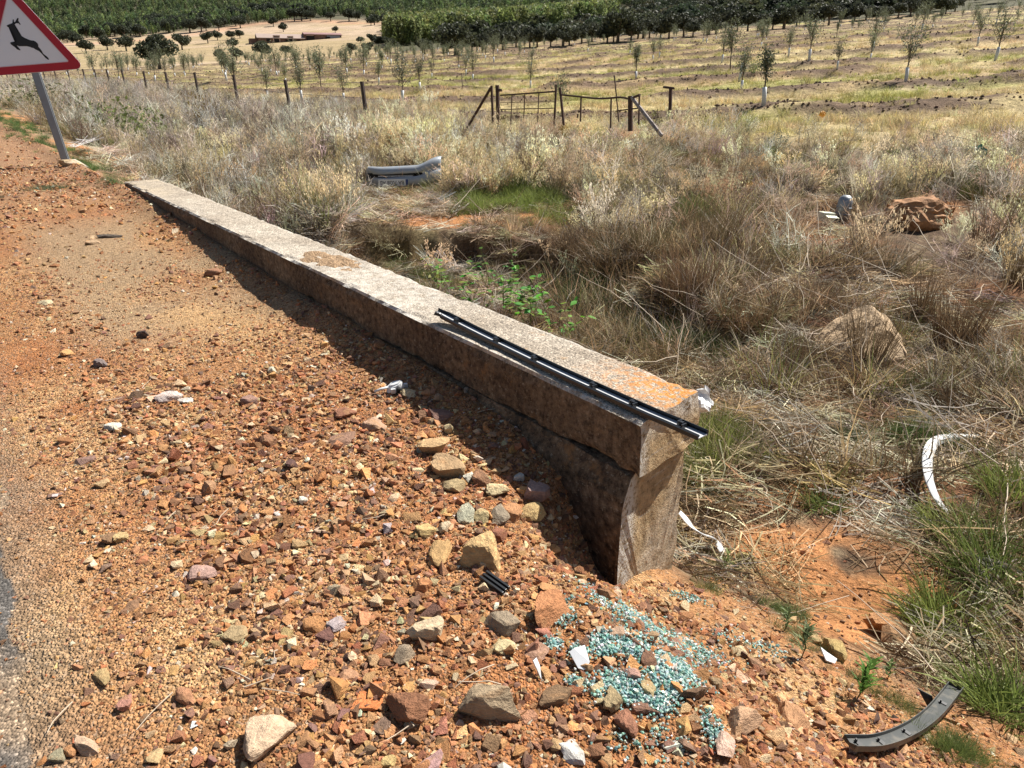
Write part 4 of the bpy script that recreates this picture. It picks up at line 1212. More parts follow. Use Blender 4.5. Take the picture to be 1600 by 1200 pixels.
LANDMARKS = [(420, 1142, 'large cream rock'), (762, 1092, 'khaki block'), (640, 1102, 'red wedge rock'), (573, 1078, 'bright orange flat stone'), (750, 866, 'square ochre rock'), (690, 712, 'yellow loaf shaped rock'), (664, 984, 'pale shelf shaped rock'), (787, 967, 'grey wedge rock'), (632, 1021, 'dark cubic stone'), (500, 975, 'orange and white stone pair'), (525, 1108, 'terracotta twin stones'), (535, 684, 'purple slab'), (619, 608, 'white plastic fitting'), (585, 662, 'pale capped orange stone'), (690, 861, 'crumbly ochre rock'), (665, 829, 'rounded yellow stone'), (862, 952, 'tall orange wedge'), (905, 1040, 'grey plastic shard'), (840, 1055, 'white plastic shard'), (978, 1124, 'red slab stone'), (1085, 1084, 'dark oval stone'), (1131, 1156, 'pale upright rock'), (1238, 1112, 'split orange rock'), (895, 1172, 'wood grained stone'), (290, 1086, 'pyramid stone'), (366, 985, 'leaf shaped stone'), (316, 893, 'pink stone with white foot'), (136, 1163, 'cream stone by the road'), (159, 1055, 'brown slab near the road'), (180, 840, 'yellow and brown stone pair'), (264, 618, 'pale stone cluster'), (390, 627, 'purple brown lit stone'), (457, 725, 'sandy hollow'), (420, 690, 'dark red stone by the sand'), (772, 916, 'ribbed black fragment'), (264, 541, 'sunlit tan block'), (176, 667, 'white and yellow stone'), (1000, 970, 'upper broken glass'), (670, 1190, 'pinkish bottom stone')]
COLW = ['orange brown', 'dark red', 'tan', 'brown', 'pale cream', 'reddish', 'purple brown', 'orange']
used_st = set()
def stone_label(px, py, w, ci, tallness):
    size = 'tiny' if w < 13 else ('small' if w < 18 else 'fist sized'); shp = 'flat' if tallness < .52 else ('blocky' if tallness > .78 else 'angular')
    d = sorted((math.hypot(px - a, (py - b) * 1.3), a, b, nm) for a, b, nm in LANDMARKS)[0]
    dx, dy = px - d[1], py - d[2]
    side = ('above' if dy < 0 else 'below') if abs(dy) > abs(dx) else ('beside' if d[0] < 60 else ('on the road side of' if dx < 0 else 'on the parapet side of'))
    for lab in (f'{size} {COLW[ci]} {shp} stone {side} the {d[3]}', f'{size} {COLW[ci]} {shp} stone farther {side} the {d[3]}', f'another {size} {COLW[ci]} {shp} stone {side} the {d[3]}'):
        if len(lab.split()) > 16: lab = lab.replace('on the road side of', 'beside').replace('on the parapet side of', 'past')
        if lab not in used_st: break
    used_st.add(lab); return lab
cnt = 0
taken = [(r[0], r[1], max(r[2], r[3]) * .6) for r in ROCKS]
SMALL = [(.45, .235, .115), (.33, .15, .075), (.48, .32, .17), (.27, .15, .09), (.58, .44, .27), (.40, .185, .08), (.25, .14, .10), (.52, .27, .11)]
while cnt < 205:
    px = random.uniform(70, 1320); py = 560 + 640 * random.random() ** .72
    g0, t, q = gravel_spot(px, py)
    if q < -1.45 or (t > 0 and q > -.06) or (t <= 0 and q > .45): continue
    if t > 2.0 and q < -.55 and random.random() < .8: continue
    w = random.uniform(11, 25) * (.7 + .3 * (py - 500) / 700)
    if any(abs(px - a) < b + w * .5 and abs(py - c) < b + w * .5 for a, c, b in taken): continue
    taken.append((px, py, w * .5))
    col_i = random.randrange(8); rv = random.uniform(.35, .95)
    o = put_rock(px, py, w, w * random.uniform(.6, 1.0), SMALL[col_i], random.uniform(0, 6.3), rv, 2, 300 + cnt % 36)
    tag(o, stone_label(px, py, w, col_i, rv), 'stone', 'small stones scattered in the gravel'); o.name = 'stone'
    cnt += 1

# ------------------------------------------------------------------ gravel and broken glass
RIM = []
for px_, py_ in ((1035, 925), (1090, 945), (1140, 970), (1190, 1005), (1235, 1045), (1280, 1095)):
    p_ = ground_at(px_, py_); RIM.append((p_.x, p_.y, .085))
def gravel():
    protos = []
    for k in range(24):
        v, f = chip_shape(500 + k, 6 + k % 6); protos.append((v, f, None, False))
    xs, ys, ss = [], [], []
    def fill(n, t0, t1, q0, q1, smin, smax, power=2.6):
        t = rng.uniform(t0, t1, n); q = rng.uniform(q0, q1, n)
        s = smin * (1 - rng.random(n) * (1 - (smin / smax) ** power)) ** (-1 / power)
        x, y = from_tq(t, q); f1 = fbm(x * .8, y * .8, 0, 4); f2 = fbm(x * 3, y * 3, 3, 4)
        keep = np.ones(n)
        dusty = smooth(t, 1.9, 2.8) * (1 - smooth(t, 5.4, 6.4)) * smooth(q, -1.35, -.9) * smooth(f1, .3, .5)
        keep *= 1 - .88 * dusty
        keep *= np.where(t > 4.5, .8, 1) * np.where((q < -1.25), .85, 1)
        keep *= .35 + .65 * smooth(f2, .30, .5)
        keep *= np.where(t > 0, (q < -.015) | (q > .5), 1 - smooth(q + .5 * (f2 - .5), .25, .75) * (.9 if q0 < .2 else .3))
        keep *= smooth(q, -1.75, -1.35) * .85 + .15 * (q > -2.1)
        for a_, b_, rr_ in RIM: keep *= 1 - .8 * np.exp(-(((x - a_) ** 2 + (y - b_) ** 2) / rr_ ** 2) ** 1.5)
        ok = rng.random(n) < keep
        xs.append(x[ok]); ys.append(y[ok]); ss.append(s[ok] * np.where(q[ok] < -1.25, .75, 1))
    fill(42000, -1.9, 1.6, -1.8, .8, .0055, .03, 2.2)
    fill(38000, -1.9, 1.8, -1.45, .3, .0085, .028, 2.4)
    fill(3600, -1.9, 1.8, -1.2, .3, .02, .05, 2.6)
    fill(26000, 1.6, 4.2, -2.0, 0, .008, .034)
    fill(15000, 4.2, 10.5, -2.2, .3, .014, .055)
    fill(2600, -1.7, .4, .25, 1.5, .008, .04, 2.4)
    fill(2500, 9, 22, -2.4, .2, .02, .08)
    x = np.concatenate(xs); y = np.concatenate(ys); s = np.concatenate(ss); n = len(x)
    s3 = s[:, None] * rng.uniform(.65, 1.35, (n, 3)) * np.array([1, 1, .72])
    z = H(x, y) + s3[:, 2] * rng.uniform(-.32, .36, n)
    rot = np.stack([rng.normal(size=n) * .3, rng.normal(size=n) * .3, rng.uniform(0, 6.3, n)], 1)
    col = tints(n, [(.47, .235, .11), (.36, .155, .07), (.52, .32, .16), (.27, .14, .085), (.62, .46, .27), (.46, .20, .08), (.68, .58, .45), (.22, .12, .075), (.56, .29, .115)], [22, 21, 14, 15, 9, 17, 4, 9, 12], .22)
    scatter('gravel', 'loose angular red brown gravel covering the road shoulder', protos, M['pebble'], np.stack([x, y, z], 1), rot, s3, col)
gravel()

def glass_mat():
    m, nt, b = new_mat('tempered_glass'); g = N(nt)
    c = g.attr('tint', 'Color', 'INSTANCER'); g.link(c, b.inputs['Base Color'])
    b.inputs['Roughness'].default_value = .12; b.inputs['Transmission Weight'].default_value = .35; b.inputs['IOR'].default_value = 1.5
    return m
M['glass'] = glass_mat()
def broken_glass():
    protos = []
    for k in range(6):
        v, f = rock_shape(1, 900 + k, 6, 40, 0); protos.append((v, f, None, False))
    spots = [(985, 960, 60, 34, 520), (1020, 985, 70, 40, 640), (1060, 1045, 34, 24, 620), (1045, 1068, 28, 18, 420), (960, 1072, 34, 18, 360), (948, 1012, 22, 14, 260), (985, 1010, 34, 18, 380), (1030, 1102, 20, 14, 220), (1112, 1140, 14, 22, 120), (1090, 1020, 40, 22, 260), (865, 1007, 9, 8, 90), (905, 1020, 14, 9, 90), (880, 960, 14, 18, 100), (990, 1090, 26, 12, 160), (900, 1070, 12, 8, 60), (1180, 1010, 60, 16, 90), (1075, 935, 26, 10, 70), (1010, 1160, 60, 30, 70)]
    P = []
    for px, py, rx, ry, n in spots:
        c = ground_at(px, py); s0 = depth_of(c) / F_PX
        dep = math.atan2(EYE - c.z, math.hypot(c.x, c.y))
        a = np.random.default_rng(px).normal(size=(int(n * 1.9), 2))
        P.append(np.stack([c.x + a[:, 0] * rx * s0 * .60, c.y + a[:, 1] * ry * s0 * .60 / math.sin(dep)], 1))
    P = np.vstack(P)
    t, q = tq(P[:, 0], P[:, 1]); P = P[(t < -.02) | (q > .36)]
    n = len(P); s = rng.uniform(.0032, .0076, n)
    s3 = s[:, None] * rng.uniform(.7, 1.3, (n, 3))
    z = H(P[:, 0], P[:, 1]) + s3[:, 2] * rng.uniform(.3, .9, n) + rng.random(n) ** 2 * .008
    rot = rng.uniform(0, 6.3, (n, 3))
    col = tints(n, [(.27, .47, .42), (.18, .36, .33), (.42, .60, .54), (.72, .76, .70)], [5, 3, 5, 4], .15)
    scatter('glass_rubble', 'crumbled teal tempered glass strewn at the parapet end', protos, M['glass'], np.stack([P[:, 0], P[:, 1], z], 1), rot, s3, col)
broken_glass()

# ------------------------------------------------------------------ dry verge vegetation
RED_SPOTS = []
for px, py, rx in [(1310, 890, .62), (1225, 850, .40), (1420, 935, .36), (1150, 960, .35), (1250, 1060, .3), (1320, 990, .25), (1435, 325, .35), (705, 350, .40), (640, 352, .25), (850, 345, .35), (1190, 370, .3), (1000, 960, .3)]:
    p_ = ground_at(px, py); RED_SPOTS.append((p_.x, p_.y, rx))
def bare(x, y):
    m = np.zeros_like(x)
    for a, b, rr in RED_SPOTS: m = np.maximum(m, np.exp(-(((x - a) ** 2 + (y - b) ** 2) / rr ** 2) ** 1.5))
    return m

CLEAR = []
def clear_for(px, py, wpx, hveg, side=1.0):
    """open ground where the photograph shows a thing uncovered: plants as tall as hveg do not stand before it"""
    p = ground_at(px, py); s0 = depth_of(p) / F_PX
    dep = max(.09, math.atan2(EYE - p.z, math.hypot(p.x, p.y)))
    CLEAR.append((p.x, p.y, wpx * s0 * .5 * side, min(hveg / math.tan(dep), 5.0)))
for a in [(628, 297, 140, .52), (1340, 560, 150, .22), (1436, 350, 90, .30), (1300, 356, 64, .25), (1450, 800, 80, .16), (1500, 700, 100, .12), (1400, 1170, 150, .1), (1390, 1020, 90, .12),
          (1110, 870, 70, .10), (1300, 1040, 60, .08), (790, 310, 150, .25), (860, 318, 80, .2), (1478, 1000, 110, .12), (1490, 850, 100, .12), (1560, 930, 130, .12), (1585, 790, 90, .12), (1287, 800, 60, .1), (1524, 262, 30, .3), (770, 505, 120, .18), (840, 530, 90, .16)]: clear_for(*a)
def covered(x, y):
    m = np.ones_like(x)
    for a, b, w, l in CLEAR:
        d = np.hypot(a, b); ux, uy = -a / d, -b / d
        along = (x - a) * ux + (y - b) * uy; across = np.abs(-(x - a) * uy + (y - b) * ux)
        m = np.where((along > -.12) & (along < l) & (across < w), 0, m)
    return m

def tuft(n, R, L, lean, droop, w, seed, segs=3, outward=.6):
    r = np.random.default_rng(seed)
    P = blade_points(n, R, L, lean, droop, r, segs, outward=outward)
    v, q, b = ribbons(P, r.uniform(.6, 1.3, n) * w, r)
    return v, q, b

def straw_mat(n, R, L, w, seed):
    r = np.random.default_rng(seed)
    P = blade_points(n, R, L, .25, .5, r, 3)
    a = r.random(n) * 6.283; k = P.shape[1]; Ln = r.uniform(L[0], L[1], n)
    s = np.linspace(-.5, .5, k)
    x0 = R * np.sqrt(r.random(n)) * np.cos(b_ := r.random(n) * 6.283); y0 = R * np.sqrt(r.random(n)) * np.sin(b_)
    bend = r.normal(size=n) * .25
    z0 = r.random(n) ** 1.6 * .055; zt = r.normal(size=n) * .10
    P[:, :, 0] = x0[:, None] + (np.cos(a)[:, None] * s - np.sin(a)[:, None] * bend[:, None] * s ** 2 * 2) * Ln[:, None]
    P[:, :, 1] = y0[:, None] + (np.sin(a)[:, None] * s + np.cos(a)[:, None] * bend[:, None] * s ** 2 * 2) * Ln[:, None]
    P[:, :, 2] = np.maximum(.006, z0[:, None] + zt[:, None] * s * Ln[:, None] * 2)
    v, q, b = ribbons(P, r.uniform(.6, 1.4, n) * w, r, tip=.6)
    return v, q, b

def thistle(n, L, w, seed, side=7, spread=.28, lean=.28):
    """dead branching stalks: main stems with short side twigs"""
    r = np.random.default_rng(seed)
    P = blade_points(n, spread * .5, L, lean, .35, r, 4)
    parts = [ribbons(P, np.full(n, w * 1.3), r, tip=.4)]
    m = n * side; par = np.repeat(np.arange(n), side); u = r.uniform(.35, 1.0, m) * 3.999
    i = u.astype(int); f = (u - i)[:, None]
    st = P[par, i] * (1 - f) + P[par, i + 1] * f
    d = r.normal(size=(m, 3)) * .8 + np.array([0, 0, .9]); d /= np.linalg.norm(d, axis=1)[:, None]
    Ls = r.uniform(.07, .22, m) * L[1] / .6
    Q = st[:, None] + d[:, None] * (np.linspace(0, 1, 3)[None, :, None] * Ls[:, None, None]); Q[:, 2] += r.normal(size=(m, 3)) * .02
    parts.append(ribbons(Q, np.full(m, w * .75), r, tip=.5))
    return join_ribbons(parts)

def oats(n, L, w, seed, heads=9):
    r = np.random.default_rng(seed)
    P = blade_points(n, .14, L, .22, .45, r, 4)
    parts = [ribbons(P, np.full(n, w), r, tip=.35)]
    m = n * heads; par = np.repeat(np.arange(n), heads)
    u = r.uniform(2.6, 3.99, m); i = u.astype(int); f = (u - i)[:, None]
    st = P[par, i] * (1 - f) + P[par, i + 1] * f + r.normal(size=(m, 3)) * np.array([.022, .022, .012])
    Q = st[:, None] + np.stack([np.zeros((m, 3)), r.normal(size=(m, 3)) * .006 + [0, 0, -.016], r.normal(size=(m, 3)) * .006 + [0, 0, -.034]], 1)
    v, q, b = ribbons(Q, np.full(m, .017), r, tip=.3); parts.append((v, q, .6 + .4 * b))
    return join_ribbons(parts)

def as_proto(x): return (x[0], x[1], x[2], False)

BEIGE, GREY, BROWN, PALE, TANG, GREEN, OLIVE, DKGREEN = (.56, .45, .29), (.54, .475, .385), (.22, .15, .085), (.80, .69, .45), (.46, .32, .18), (.10, .16, .028), (.17, .175, .06), (.045, .075, .022)

def place(P2, name, label, protos, smin, smax, cols, wts, tilt=.15, zoff=-.01, hscale=None, var=.28):
    n = len(P2); z = H(P2[:, 0], P2[:, 1]) + zoff
    s = rng.uniform(smin, smax, n) * (.6 + .8 * fbm(P2[:, 0] * .8, P2[:, 1] * .8, 7, 3))
    if hscale is not None: s = s * hscale
    _t, _q = tq(P2[:, 0], P2[:, 1]); s = s * (1 - .30 * smooth(_q, 5.5, 7.5))
    s3 = np.stack([s, s, s * rng.uniform(.75, 1.25, n)], 1)
    rot = np.stack([rng.normal(size=n) * tilt, rng.normal(size=n) * tilt, rng.uniform(0, 6.3, n)], 1)
    col = tints(n, cols, wts, var) if not isinstance(cols, np.ndarray) else np.clip(cols * (1 + var * rng.normal(size=(n, 1))), .01, .8)
    return scatter(name, label, protos, M['straw'], np.stack([P2[:, 0], P2[:, 1], z], 1), rot, s3, col)

def sample_tq(n, t0, t1, q0, q1, keep=None):
    t = rng.uniform(t0, t1, n); q = rng.uniform(q0, q1, n); x, y = from_tq(t, q)
    ok = np.ones(n, bool) if keep is None else rng.random(n) < keep(t, q, x, y)
    return np.stack([x[ok], y[ok]], 1)

def inview(x, y, m=6.0):
    az = np.degrees(np.arctan2(x, y)); return (y > .3) & (np.abs(az) < 40 + m)

# flattened straw over the near ditch and slopes
mats = [as_proto(straw_mat(60, .22, (.12, .40), .0055, 40 + i)) for i in range(6)]
def k_near(t, q, x, y):
    f = fbm(x * 2.2, y * 2.2, 2, 3)
    edge = np.where(t < 0, .55, np.where(t < WALL_L, .42, .25))
    return smooth(q + .3 * (f - .5), edge, edge + .45) * (1 - np.where(t < 2.5, .98, .80) * bare(x, y)) * (.2 + .8 * smooth(f, .38, .55)) * inview(x, y) * (.75 + .25 * covered(x, y))
P = np.vstack([sample_tq(5200, -2.6, 3.5, .35, 6.0, k_near), sample_tq(4200, 3, 13, .3, 9.0, k_near)])
place(P, 'flattened_straw', 'flattened dry straw lying over the ditch and slopes', mats, .6, 1.15, [BEIGE, GREY, BROWN, PALE, TANG, (.13, .085, .05)], [4, 4, 5, 2, 4, 3], .2, 0.0)

# standing dry tufts: near bank, middle verge, far verge
up_t = [as_proto(tuft(42, .10, (.14, .44), .5, .9, .0075, 60 + i)) for i in range(5)]
def k_bank(t, q, x, y):
    f = fbm(x * 1.5, y * 1.5, 3, 3)
    edge = np.where(t < 0, .9, np.where(t < WALL_L, .75, .5))
    r = np.hypot(x, y)
    return smooth(q + .4 * (f - .5), edge, edge + .9) * (1 - .97 * bare(x, y)) * smooth(f, .33, .55) * inview(x, y) * np.where(r < 5, .28, 1) * covered(x, y)
P = np.vstack([sample_tq(2600, -2.6, 4, .6, 6.5, k_bank), sample_tq(5200, 2.5, 13, .5, 9.5, k_bank)])
place(P, 'dry_grass', 'tufts of standing dry grass on the near bank', up_t, .6, 1.2, [BEIGE, GREY, BROWN, TANG, OLIVE, (.13, .085, .05)], [2.5, 2.5, 6, 3.5, 2.5, 4], .25)

th = [as_proto(thistle(13, (.28, .66), .0085, 80 + i)) for i in range(5)]
oa = [as_proto(oats(24, (.42, .85), .007, 90 + i, 12)) for i in range(4)]
tall = [as_proto(tuft(56, .16, (.28, .74), .42, .9, .010, 100 + i)) for i in range(4)]
def zone(x, y):
    """bearing in degrees and range"""
    return np.degrees(np.arctan2(x, np.maximum(y, .01))), np.hypot(x, y)
def k_far(t, q, x, y):
    az, r = zone(x, y); f = fbm(x * .7, y * .7, 6, 3)
    e0 = np.interp(t, [0, 7, 9, 14, 40], [3.2, 2.6, 1.0, .9, .9])
    return smooth(q + 1.2 * (f - .5), e0, e0 + .8) * smooth(r, 7.6, 10.5) * (1 - .9 * bare(x, y)) * (.10 + .90 * smooth(f, .40, .56)) * inview(x, y, 3) * (1 - field_mask(x, y) * .92) * covered(x, y)
P = np.vstack([sample_tq(9000, -9, 9, 3, 13, k_far), sample_tq(8500, 7, 24, .7, 10.5, k_far), sample_tq(4200, 22, 60, .6, 9.5, k_far)])
az, r = zone(P[:, 0], P[:, 1]); f = fbm(P[:, 0] * .45, P[:, 1] * .45, 1, 3)
kind = rng.random(len(P))
grey_w = np.clip(np.interp(az, [-34, -14, -8, 0, 8, 18, 32], [.75, .8, .25, .35, .45, .7, .85]), 0, 1) * (.6 + .8 * f)
wt = kind < grey_w * .75
Pg, Pr = P[wt], P[~wt]
place(Pg, 'dead_thistle', 'tangle of grey dead thistle and twiggy stalks along the verge', th, .7, 1.15, [(.56, .50, .425), (.34, .29, .235), BEIGE, (.17, .12, .08), (.74, .66, .54)], [5, 3, 2, 2.5, 4], .25, hscale=np.interp(np.hypot(Pg[:, 0], Pg[:, 1]), [8, 14, 60], [.8, 1.0, 1.25]))
kk = rng.random(len(Pr)); azr, rr_ = zone(Pr[:, 0], Pr[:, 1])
oat_w = np.interp(azr, [-34, -16, -9, 2, 8, 20, 34], [.12, .2, .7, .6, .5, .5, .45])
isoat = kk < oat_w
Po, Pt = Pr[isoat], Pr[~isoat]
Po = Po[np.hypot(Po[:, 0] - bp.x, (Po[:, 1] - bp.y + .5) * .6) > .85]
place(Po, 'wild_oats', 'pale wild oat stems with drooping seed heads along the verge', oa, .6, 1.0, [PALE, (.48, .38, .22), BEIGE], [5, 4, 3], .2)
gcol = tints(len(Pt), [BEIGE, TANG, OLIVE, BROWN, (.17, .18, .06), (.30, .26, .10)], [4, 3, 3.5, 2, 3, 3], .2)
place(Pt, 'tall_dry_grass', 'tall mixed dry and olive green grass along the verge', tall, .55, 1.0, gcol, None, .2)

# green grass patches
gt = [as_proto(tuft(90, .10, (.10, .30), .55, 1.0, .005, 120 + i)) for i in range(4)]
def patches(spec):
    out, cc, hs = [], [], []
    for px, py, wpx, hpx, n, col, h in spec:
        c = ground_at(px, py); s0 = depth_of(c) / F_PX; dep = max(.12, math.atan2(EYE - c.z, math.hypot(c.x, c.y)))
        n = int(n * 1.7); a = rng.normal(size=(n, 2)) * .56; ff = fbm((c.x + a[:, 0] * wpx * .5 * s0) * 3.1, (c.y + a[:, 1]) * 3.1, 3, 3); a = a[ff > .46]; n = len(a)
        out.append(np.stack([c.x + a[:, 0] * wpx * .5 * s0, c.y + a[:, 1] * hpx * .5 * s0 / math.sin(dep)], 1))
        cc.append(np.tile(col, (n, 1))); hs.append(h * rng.uniform(.6, 1.3, n))
    return np.vstack(out), np.vstack(cc), np.concatenate(hs)
P, cc, hs = patches([
 (790, 298, 170, 36, 300, (.23, .28, .07), 1.15), (860, 312, 90, 26, 120, (.22, .26, .075), 1.1), (1050, 318, 110, 40, 110, (.15, .18, .05), 1.1), (1440, 258, 80, 40, 80, (.14, .16, .05), 1.3),
 (1530, 300, 70, 40, 50, (.15, .16, .06), 1.2), (990, 520, 120, 50, 150, (.07, .095, .03), .9), (1060, 555, 80, 40, 70, (.07, .10, .03), .9), (930, 470, 90, 60, 120, (.075, .095, .032), 1.1),
 (1120, 700, 70, 60, 70, (.22, .24, .07), .8), (1090, 740, 40, 60, 40, (.20, .22, .07), .7), (1140, 895, 60, 30, 34, (.17, .19, .06), .26), (1100, 920, 50, 16, 18, (.20, .21, .08), .24), (1230, 960, 60, 40, 26, (.14, .18, .06), .26),
 (240, 395, 70, 26, 40, (.13, .16, .07), .3), (80, 295, 60, 14, 40, (.13, .16, .08), .3), (170, 282, 60, 10, 30, (.14, .16, .08), .3),
 (1500, 705, 110, 26, 110, (.16, .20, .055), .32), (1420, 690, 60, 40, 60, (.08, .13, .03), .6), (1330, 700, 60, 60, 50, (.10, .12, .05), .5), (1540, 620, 90, 50, 60, (.09, .11, .04), .7),
 (1350, 1075, 120, 70, 34, (.16, .18, .06), .22), (1490, 1170, 90, 40, 40, (.14, .18, .05), .35), (1400, 1100, 80, 40, 16, (.14, .17, .05), .22), (1250, 1000, 90, 60, 30, (.16, .18, .07), .22), (650, 440, 120, 30, 80, (.12, .17, .04), .6),
 (330, 205, 80, 30, 110, (.15, .17, .06), 1.1), (700, 240, 120, 30, 90, (.19, .19, .07), 1.2), (480, 235, 120, 30, 110, (.20, .20, .09), 1.2), (900, 262, 130, 30, 90, (.17, .17, .06), 1.2), (1010, 280, 120, 26, 80, (.18, .17, .07), 1.2), (1250, 250, 100, 26, 60, (.16, .16, .06), 1.2)])
z_ok = tq(P[:, 0], P[:, 1])[1] > np.where((tq(P[:, 0], P[:, 1])[0] > 0) & (tq(P[:, 0], P[:, 1])[0] < WALL_L), .42, -9)
place(P[z_ok], 'green_grass', 'patches of short green grass along the verge and ditch', gt, .7, 1.15, cc[z_ok], None, .15, hscale=hs[z_ok], var=.22)

def k_strip(t, q, x, y):
    f = fbm(x * 1.2, y * 1.2, 4, 3); c = .12 + .10 * np.sin(t * .7); return np.exp(-((q - c - .15) / .32) ** 2) * smooth(f, .3, .5)
P = sample_tq(2600, 7.3, 34, -.8, 1.3, k_strip)
place(P, 'roadside_grass', 'short blue green grass strip along the shoulder beside the sign post', gt, .35, .6, [(.11, .19, .055), (.14, .21, .07), (.09, .15, .045)], [3, 2, 2], .15)
def k_white(t, q, x, y):
    f = fbm(x * 1.2, y * 1.2, 5, 3); return smooth(f, .36, .55) * smooth(t, 4.0, 6.5) * (1 - smooth(t, 13, 15)) * covered(x, y)
P = sample_tq(1500, 4, 15, .7, 3.6, k_white)
place(P, 'bleached_straw', 'bleached grey straw flattened between parapet and scrub', mats, .8, 1.4, [(.70, .63, .53), (.58, .52, .43), PALE], [4, 4, 2], .35, .03)

cb = ground_at(632, 312)
P = np.stack([cb.x + rng.normal(size=420) * .95, cb.y + rng.normal(size=420) * 1.15], 1)
P = P[(P[:, 1] < bp.y - .1)]
place(P, 'trampled_straw', 'pale straw pressed flat in front of the car bumper', mats, .7, 1.2, [(.60, .53, .43), BEIGE, TANG, BROWN], [4, 3, 2, 2], .25, .01)

# low green and rusty coloured shrubs among the dry stalks
def shrub_mesh(name, seed, n=420, leaf=.035):
    r = np.random.default_rng(seed)
    c = r.normal(size=(n, 3)); c /= np.linalg.norm(c, axis=1)[:, None]
    c = c * (r.random((n, 1)) ** .5) * np.array([.5, .5, .42]) * (1 + .6 * (fbm(c[:, 0] * 2 + seed, c[:, 1] * 2 + c[:, 2], 1, 3) - .5))[:, None] * 1.1; c[:, 2] = np.abs(c[:, 2] + .25)
    v, q, b = leaf_quads(c, leaf * 2.2, r, .45)
    st = blade_points(26, .12, (.3, .6), .6, .4, r, 3); v2, q2, b2 = ribbons(st, np.full(26, .012), r, .4)
    v, q, b = join_ribbons([(v, q, b), (v2, q2, b2 * .3)])
    return make_mesh(name, v, [q], False, {'bv': ('FLOAT', b)}, (M['plant_obj'],))
sm_ = [shrub_mesh('shrub', 150 + i) for i in range(3)]
for i, (px, py, w, h, col, lab) in enumerate([
 (185, 205, 110, 44, (.15, .18, .055), 'broad low green shrub right of the sign post among grey stalks'),
 (232, 212, 70, 40, (.14, .175, .05), 'rounded green shrub in the scrub between the sign post and the bumper'),
 (140, 190, 90, 34, (.16, .17, .07), 'olive shrub just right of the leaning sign post'),
 (60, 160, 110, 30, (.16, .165, .08), 'dull olive shrub behind the sign post near the far fence'),
 (322, 195, 44, 44, (.22, .16, .035), 'yellow rusty coloured bush below the fence line'),
 (500, 210, 70, 30, (.24, .13, .03), 'rusty orange weed clump in the verge left of the gate'),
 (885, 255, 40, 34, (.24, .14, .03), 'rusty orange weed below the rusty gate'),
 (878, 205, 30, 34, (.24, .15, .035), 'small rusty weed against the gate middle'),
 (875, 135, 30, 34, (.13, .155, .085), 'grey green bush standing behind the gate'),
 (1178, 104, 22, 22, (.17, .23, .07), 'bright green round bush in the ploughed field'),
 (1305, 262, 36, 24, (.05, .075, .03), 'dark green leafy weed in the grey stalks of the scrub'),
 (1215, 222, 34, 30, (.13, .16, .12), 'grey green bush at the middle of the grey stalks')]):
    c = ground_at(px, py + h * .45); s0 = depth_of(c) / F_PX
    o = link('shrub', sm_[i % 3], None, c, (0, 0, i * 1.3), (w * s0, w * s0, h * s0 * (2.3 if i < 5 else 1.6))); o.color = (*col, 1); tag(o, lab, 'shrub', 'shrubs in the verge')

# ------------------------------------------------------------------ grass clumps that can be told apart
def clump(name, cat, label, group, px, py, wpx, hpx, col, n, seed, lean=.5, droop=.8, blade=.006, dry=None, base=.45):
    c = ground_at(px, py); s0 = depth_of(c) / F_PX; hgt = hpx * s0; rad = wpx * s0 * .5
    r = np.random.default_rng(seed)
    P = blade_points(n, rad * base, (hgt * .45, hgt * 1.08), lean, droop, r, 4, outward=.8)
    v, q, b = ribbons(P, r.uniform(.6, 1.3, n) * blade, r)
    me = make_mesh(name, v, [q], False, {'bv': ('FLOAT', b)}, (M['plant_obj'],))
    o = link(name, me, None, c - Vector((0, 0, .02))); o.color = (*col, 1)
    return tag(o, label, cat, group)
RU = 'brown rush clumps on the bank'; GR = 'green tussocks in the ditch'
for i, a in enumerate([
 (1540, 395, 60, 130, (.16, .10, .055), 'tall brown rush clump behind the boulder close to the photo edge'),
 (1492, 545, 90, 120, (.14, .088, .048), 'dark brown rush clump right of the boulder'),
 (1440, 500, 40, 110, (.17, .11, .06), 'thin brown rush stems between the boulder and the dark rush clump'),
 (1592, 440, 60, 90, (.12, .085, .045), 'brown rush clump cut by the photo edge above the white arch trim'),
 (1110, 400, 110, 120, (.17, .12, .065), 'large brown rush clump at the middle of the bank'),
 (1075, 460, 110, 90, (.19, .115, .065), 'reddish brown drooping grass clump under the large rush clump'),
 (1160, 505, 110, 80, (.19, .12, .065), 'shaggy brown grass clump overhanging the shaded hollow'),
 (955, 425, 120, 90, (.16, .105, .055), 'brown clump above the dark green ditch plants'),
 (1015, 400, 90, 80, (.155, .125, .06), 'olive brown clump left of the large rush clump'),
 (1140, 300, 50, 80, (.20, .14, .085), 'upright brown stems at the top of the bank'),
 (1250, 560, 90, 60, (.15, .10, .06), 'brown clump left below the boulder'),
 (1352, 566, 90, 110, (.18, .125, .07), 'thin brown stems rising in front of the boulder'),
 (1040, 580, 70, 60, (.16, .11, .055), 'small brown tuft in the ditch beside the parapet edge'),
 (1270, 480, 90, 70, (.16, .11, .065), 'brown tuft between the bank and the boulder'),
 (1380, 420, 90, 60, (.17, .12, .065), 'brown tuft under the red earth mound'),
 (1200, 430, 80, 60, (.17, .12, .07), 'brown tuft right of the reddish drooping clump'),
 (610, 372, 90, 50, (.20, .15, .09), 'pale brown clump at the cut bank nearest to the parapet'),
 (905, 395, 90, 70, (.14, .09, .05), 'dark brown clump at the end of the cut bank'),
 (1510, 640, 110, 70, (.12, .08, .045), 'dark straw clump above the white arch trim')]):
    clump('rush_clump', 'grass clump', a[5], RU, *a[:4], a[4], 420 if a[2] > 60 else 200, 200 + i, .15 if 'stems' in a[5] or 'rush' in a[5] else .5, .45, .006, base=.75)
